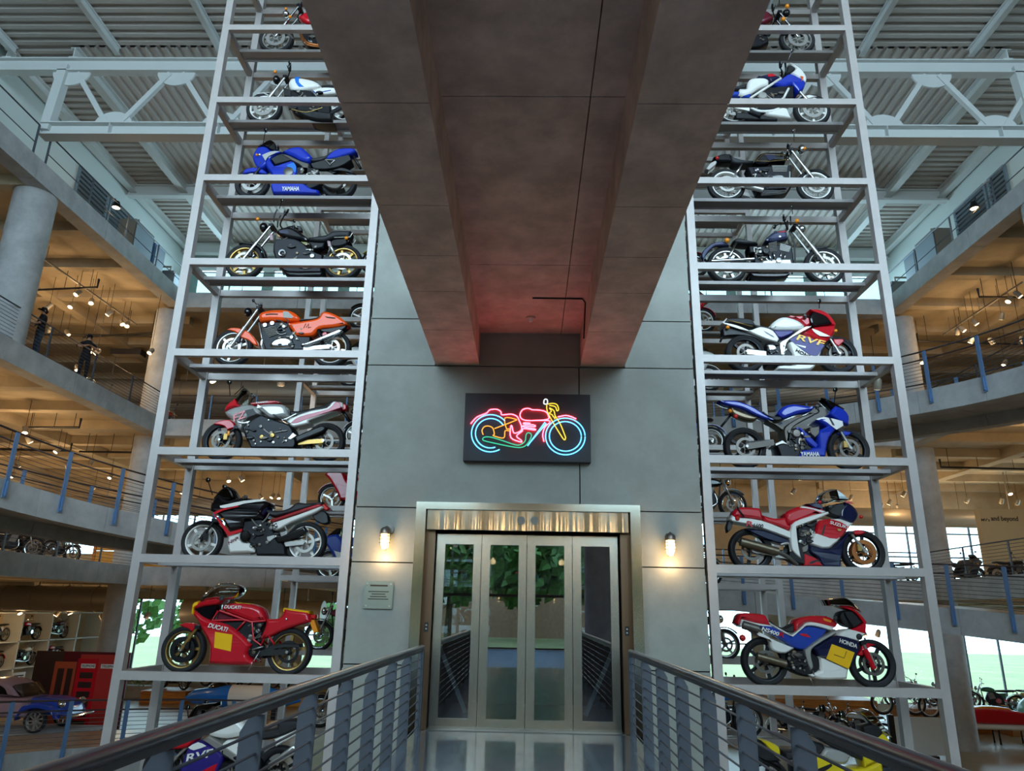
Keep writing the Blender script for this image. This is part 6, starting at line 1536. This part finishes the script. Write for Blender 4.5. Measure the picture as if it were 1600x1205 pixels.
for x, y, h, k, c1, c2, rz, lab in ((10.6, 32.0, 0, 'classic', 'chrome', 'silver', .4, 'chrome motorcycle in the crowd under the right rack, leftmost'), (12.3, 33.6, 0, 'classic', 'silver', 'chrome', -.3, 'silver motorcycle in the crowd under the right rack'), (13.2, 31.4, 0, 'classic', 'silver', 'gold', 2.8, 'silver and gold motorcycle in the crowd under the right rack, nearest'), (9.2, 34, 0, 'classic', 'red', 'chrome', .7, 'red motorcycle in the crowd under the right rack'), (8.0, 31.6, 0, 'classic', 'black_gloss', 'chrome', .3, 'black motorcycle in the crowd under the right rack beside the tower'), (17.0, 35.6, .9, 'classic', 'black_gloss', 'chrome', .3, 'black motorcycle on the plinth beyond the outer right post'), (18.9, 35.2, .9, 'classic', 'maroon', 'chrome', 2.9, 'maroon motorcycle on the plinth beyond the outer right post'),
                                (20.9, 35.4, .75, 'classic', 'green', 'green', 2.7, 'green motorcycle before the bright windows at the right edge'), (22.6, 35.6, .75, 'classic', 'maroon', 'gold', .4, 'dark red motorcycle before the bright windows at the right edge'), (24.3, 35.0, .75, 'classic', 'gold', 'dark_metal', .2, 'brown old motorcycle at the far right plinth'), (23.0, 38.6, 0, 'classic', 'red', 'black', 0, 'red motorcycle standing close to the right windows'), (19.6, 38.4, 0, 'classic', 'maroon', 'black', 0, 'dark motorcycle standing close to the windows behind the right rack')):
    gbike(k, (x, y, GZ+h), rz, c1, c2, lab, 'motorcycles on the right ground floor')
for px, py, lab in ((1378, 1098, 'thin wheeled old bicycle hung before the wooden plinth, left one'), (1452, 1104, 'thin wheeled old bicycle hung before the wooden plinth, right one')):
    p = onY(px, py, 33.4); t = thing('bicycle', lab, 'bicycle', (p.x, p.y, p.z-.5))
    for dx in (0, 1.35):
        o = link('wheel', wheel_mesh('tyre_slim'), 'tyre', t); o.location = (p.x+dx, p.y, p.z); o.scale = (.48, .2, .48); link('rim', wheel_mesh('wire'), 'silver', o)
    obj('frame', MB().tube([(p.x, p.y, p.z), (p.x+.2, p.y, p.z+.5), (p.x+.9, p.y, p.z+.45), (p.x+.6, p.y, p.z-.05), (p.x+.2, p.y, p.z+.5)], .02, 6), 'maroon', t); obj('chain_stay', MB().tube([(p.x+.6, p.y, p.z-.05), (p.x+1.35, p.y, p.z), (p.x+.9, p.y, p.z+.45)], .018, 6), 'maroon', t)
    obj('handlebar', MB().tube([(p.x+.25, p.y-.25, p.z+.62), (p.x+.18, p.y, p.z+.6), (p.x+.25, p.y+.25, p.z+.62)], .014, 6), 'chrome', t); obj('seat', MB().ball((p.x+.88, p.y, p.z+.52), .14, 10, (1, .6, .3)), 'leather', t)
    obj('stand', MB().tube([(p.x+.6, p.y, p.z-.05), (p.x+.6, p.y, GZ)], .02, 6), 'dark_metal', t)
def sidecar():
    p = onZ(1545, 1140, GZ); x, y, z = 18.6, 31.5, GZ
    t = thing('racing_sidecar', 'red low racing sidecar body with yellow top on a stand', 'sidecar', (x, y, z), world=False)
    for nm, P, w, m in (('body', '-1.9,.75 -1.7,1.15 -.6,1.3 .6,1.22 1.3,1.0 1.6,.8 1.2,.72', .45, 'red'), ('top', '-1.4,1.2 -.6,1.36 .3,1.32 .5,1.22 -.6,1.24', .25, 'amber'), ('skirt', '-1.8,.55 -1.85,.76 1.25,.74 1.5,.62 1.3,.52', .42, 'white'), ('nose', '1.2,.98 1.5,.9 1.75,.75 1.55,.7 1.25,.76', .3, 'maroon')): link(nm, gsolid(P, w, .08).mesh(nm), m, t)
    for sx in (-1.2, -.2, .9): link('leg', MB().cyl((sx, -.2, 0), (sx, -.2, .6), .03, 8).mesh('leg'), 'dark_metal', t); link('leg', MB().cyl((sx, .2, 0), (sx, .2, .6), .03, 8).mesh('leg'), 'dark_metal', t)
sidecar()
t = thing('helmet_fairing', 'mint green rounded fairing shell at the right edge', 'fairing', (21.0, 32.6, GZ), world=False)
link('shell', gsolid('-.8,.9 -.7,1.3 -.3,1.6 .2,1.6 .6,1.3 .8,.95 0,.85', .5, .2).mesh('shell'), 'mint', t); link('stand', MB().cyl((0, 0, 0), (0, 0, .95), .05, 8).mesh('stand'), 'dark_metal', t); link('window', gsolid('-.2,1.3 0,1.5 .3,1.45 .4,1.25', .47, .03).mesh('window'), 'screen_smoke', t)
t = thing('streamliner', 'long blue and white streamlined record machine under the left rack', 'streamliner', (-12.0, 33.5, GZ), world=False)
link('shell', MB().tube([(-2.6, 0, .75), (-2.2, 0, .8), (-1, 0, .85), (.6, 0, .85), (1.8, 0, .8), (2.4, 0, .74)], [.05, .3, .45, .45, .3, .05], 20).mesh('shell'), 'sky_blue', t)
link('band', MB().tube([(-.6, 0, .855), (.9, 0, .855)], [.462, .45], 20).mesh('band'), 'white', t); link('canopy', MB().ball((-1.2, 0, 1.15), .3, 12, (1.6, .8, .8)).mesh('canopy'), 'screen_smoke', t)
for sx in (-1.4, 1.4): link('cradle', MB().box(sx-.1, sx+.1, -.4, .4, 0, .5).mesh('cradle', False), 'dark_metal', t)
t = thing('display_screen', 'pale blue lit screen low behind the right rack', 'screen', tuple(onZ(1440, 1185, GZ)), world=False)
link('panel', MB().box(-.8, .8, -.04, .04, .1, 1.3).mesh('panel', False), 'white_shelf', t); link('frame', MB().box(-1.0, -.8, -.06, .06, .0, 1.36).mesh('frame', False), 'black', t); link('foot', MB().box(-.5, .5, -.25, .25, 0, .1).mesh('foot', False), 'black', t)

# lower and middle gallery exhibits
z1, z2 = LEV[1], LEV[2]
for px, yy, k, c1, c2, rz, lab in ((1500, 31.5, 'sport', 'frame_grey', 'dark_metal', .3, 'grey sport motorcycle before the lower right windows'), (1578, 31, 'classic', 'black_gloss', 'dark_metal', .2, 'black motorcycle in front of the beige panel'), (1394, 33, 'classic', 'black_gloss', 'silver', 2.9, 'dark motorcycle behind the right rack near the windows')):
    p = onY(px, 870, yy); gbike(k, (p.x, yy, z1), rz, c1, c2, lab, 'motorcycles on the lower right gallery')
for px, yy, c1, c2, rz, lab in ((15, 25.0, 'silver', 'dark_metal', .2, 'old motorcycle on the lower left gallery, nearest the image edge'), (50, 26, 'black_gloss', 'silver', 3.0, 'second old motorcycle on the lower left gallery'), (85, 27.2, 'dark_metal', 'silver', 1.2, 'third old motorcycle on the lower left gallery'), (410, 35, 'orange', 'amber', .3, 'orange motorcycle far behind the left rack'), (375, 36, 'red', 'black', 2.8, 'red motorcycle far behind the left rack')):
    p = onY(px, 850, yy); gbike('classic', (p.x, yy, z1), rz, c1, c2, lab, 'motorcycles on the lower left gallery')
for px, yy, c1, c2, rz, lab in ((288, 31.5, 'orange', 'black', 1.2, 'orange old motorcycle on the middle gallery behind the left rack'), (150, 26.5, 'chrome', 'amber', 1.2, 'chrome motorcycle right behind the visitor in black'), (180, 28.5, 'black_gloss', 'chrome', 1.3, 'black motorcycle farther behind the visitor in black'), (1580, 24.5, 'gold', 'chrome', 1.4, 'gold motorcycle on the middle right gallery above the ramp')):
    p = onY(px, 640, yy); gbike('classic', (p.x-(1.0 if px < 300 else -1.0), yy, z2), rz, c1, c2, lab, 'motorcycles on the middle gallery')
pa, pb = onY(1530, 795, 32), onY(1640, 795, 32); pc = onY(1545, 885, 32)
t = thing('exhibit_panel', 'tall beige exhibit wall lettered and beyond', 'panel', (pa.x, 32, z1))
pl = obj('panel', MB().box(pa.x, pb.x, 32, 32.4, z1, pa.z), 'beige_panel', t, smooth=False)
a = onY(1549, 816, 32); b2 = onY(1591, 814, 32); text_on('lettering', 'and beyond', 'ink', (a.x, 31.99, a.z), (1, 0, 0), (0, 0, 1), (0, -1, 0), b2.x-a.x, .26, pl); text_on('lettering', "MV's", 'ink', (a.x-.42, 31.99, a.z+.03), (1, 0, 0), (0, 0, 1), (0, -1, 0), .36, .12, pl)
pw0 = onY(110, 870, 32); t = thing('wooden_screen', 'warm lit wooden plank wall on the lower left gallery', 'panel', (pw0.x, 33, z1))
for k in range(7): obj('plank', MB().box(-19.4, -15.6, 33, 33.06, z1+.28*k+.01, z1+.28*(k+1)-.01), 'wood_pale', t, smooth=False)
for x in (-19.4, -17.5, -15.6): obj('batten', MB().box(x-.06, x+.06, 32.94, 33, z1, z1+2.0), 'wood', t, smooth=False)

# trees outside the far left windows and in front of the entrance
def tree(x, y, z, h, r, label, n=420):
    t = thing('tree', label, 'tree', (x, y, z), 'trees outside', world=False); q = random.Random(int(x*10)+int(y))
    link('trunk', MB().tube([(0, 0, 0), (.1, .05, h*.35), (.05, 0, h*.8)], [.22, .16, .05], 8).mesh('trunk'), 'bark', t)
    mb = MB()
    for i in range(n):
        a, b = q.random()*6.28, math.acos(q.uniform(-1, 1)); rr = r*q.uniform(.55, 1.0)
        c = Vector((rr*sin(b)*cos(a), rr*sin(b)*sin(a), h*.62+rr*.95*cos(b))); s = r*.16*q.uniform(.6, 1.3); u = Vector((q.uniform(-1, 1), q.uniform(-1, 1), q.uniform(-1, 1))).normalized(); v = u.orthogonal().normalized(); w = u.cross(v)
        mb.add([c-v*s, c+w*s*.7, c+v*s, c-w*s*.7], [(0, 1, 2, 3)])
    link('foliage', mb.mesh('foliage', False), 'leaf', t)
for i, (x, y) in enumerate(((-31, 50), (-25, 46.5), (-18.5, 48), (-13, 55), (-11.5, 46.8), (-25, 56))): tree(x, y, -3.2, 7.5, 2.6, 'leafy tree outside the far left windows, %s' % ('leftmost', 'second from the left and near', 'behind the left rack', 'far back right', 'rightmost', 'second from the left and far')[i], 300)
for i, x in enumerate((-13.5, -9, -4.5, 0, 4.5, 9, 13.5)): tree(x, -21-(i % 2)*6.5, -.6, 8.4, 3.0, 'leafy tree outside the entrance behind the viewer, %s from the left' % ('first', 'second', 'third', 'fourth', 'fifth', 'sixth', 'seventh')[i], 800)
t = thing('brick_house', 'brick house outside the entrance, mirrored in the elevator glass', 'building', (0, -36, -.2), world=False)
link('wall', MB().box(-30, 30, -3, 3, 0, 8.5).mesh('wall', False), 'brick_far', t); link('roof', MB().box(-30.5, 30.5, -3.4, 3.4, 8.5, 9.0).mesh('roof', False), 'dark_metal', t)
for i in range(9): link('window', MB().box(-24+6*i-.8, -24+6*i+.8, 3, 3.05, 2.2, 4.4).mesh('window', False), 'white_shelf', t)
for i, x in enumerate((-5.5, -1.8, 1.8, 5.5)):
    t = thing('pendant_lamp', 'warm pendant lamp over the landing behind the viewer, %s from the left' % ('first', 'second', 'third', 'fourth')[i], 'lamp', (x, -7.5, 4.3), 'landing pendant lamps', world=False)
    link('cord', MB().cyl((0, 0, .2), (0, 0, 1.0), .01, 6).mesh('cord'), 'black', t); link('shade', MB().lathe([(.03, .25), (.1, .2), (.25, 0), (.24, 0)], 18, (0, 0, 0), 'Z').mesh('shade'), 'dark_metal', t); link('bulb', MB().ball((0, 0, .05), .09, 12).mesh('bulb'), 'lamp_lens', t)
    lamp('pendant_light', (x, -7.5, 4.1), 70, WARM, .15)
t = thing('potted_plants', 'green leafy plant at the window behind the left rack', 'plant', (-20.0, 40, GZ), world=False)
mb = MB(); q = random.Random(3)
for i in range(120):
    c = Vector((q.uniform(-1, 1), q.uniform(-.3, .3), .5+q.random()*.9)); u = Vector((q.uniform(-1, 1), q.uniform(-1, 1), 1)).normalized(); v = u.orthogonal().normalized(); w = u.cross(v); mb.add([c-v*.12, c+w*.06, c+v*.12, c-w*.06], [(0, 1, 2, 3)])
link('leaves', mb.mesh('leaves', False), 'leaf', t); link('planter', MB().box(-1.1, 1.1, -.35, .35, 0, .55).mesh('planter', False), 'concrete', t)
for o in bpy.data.objects:
    if '_w' in o: del o['_w']
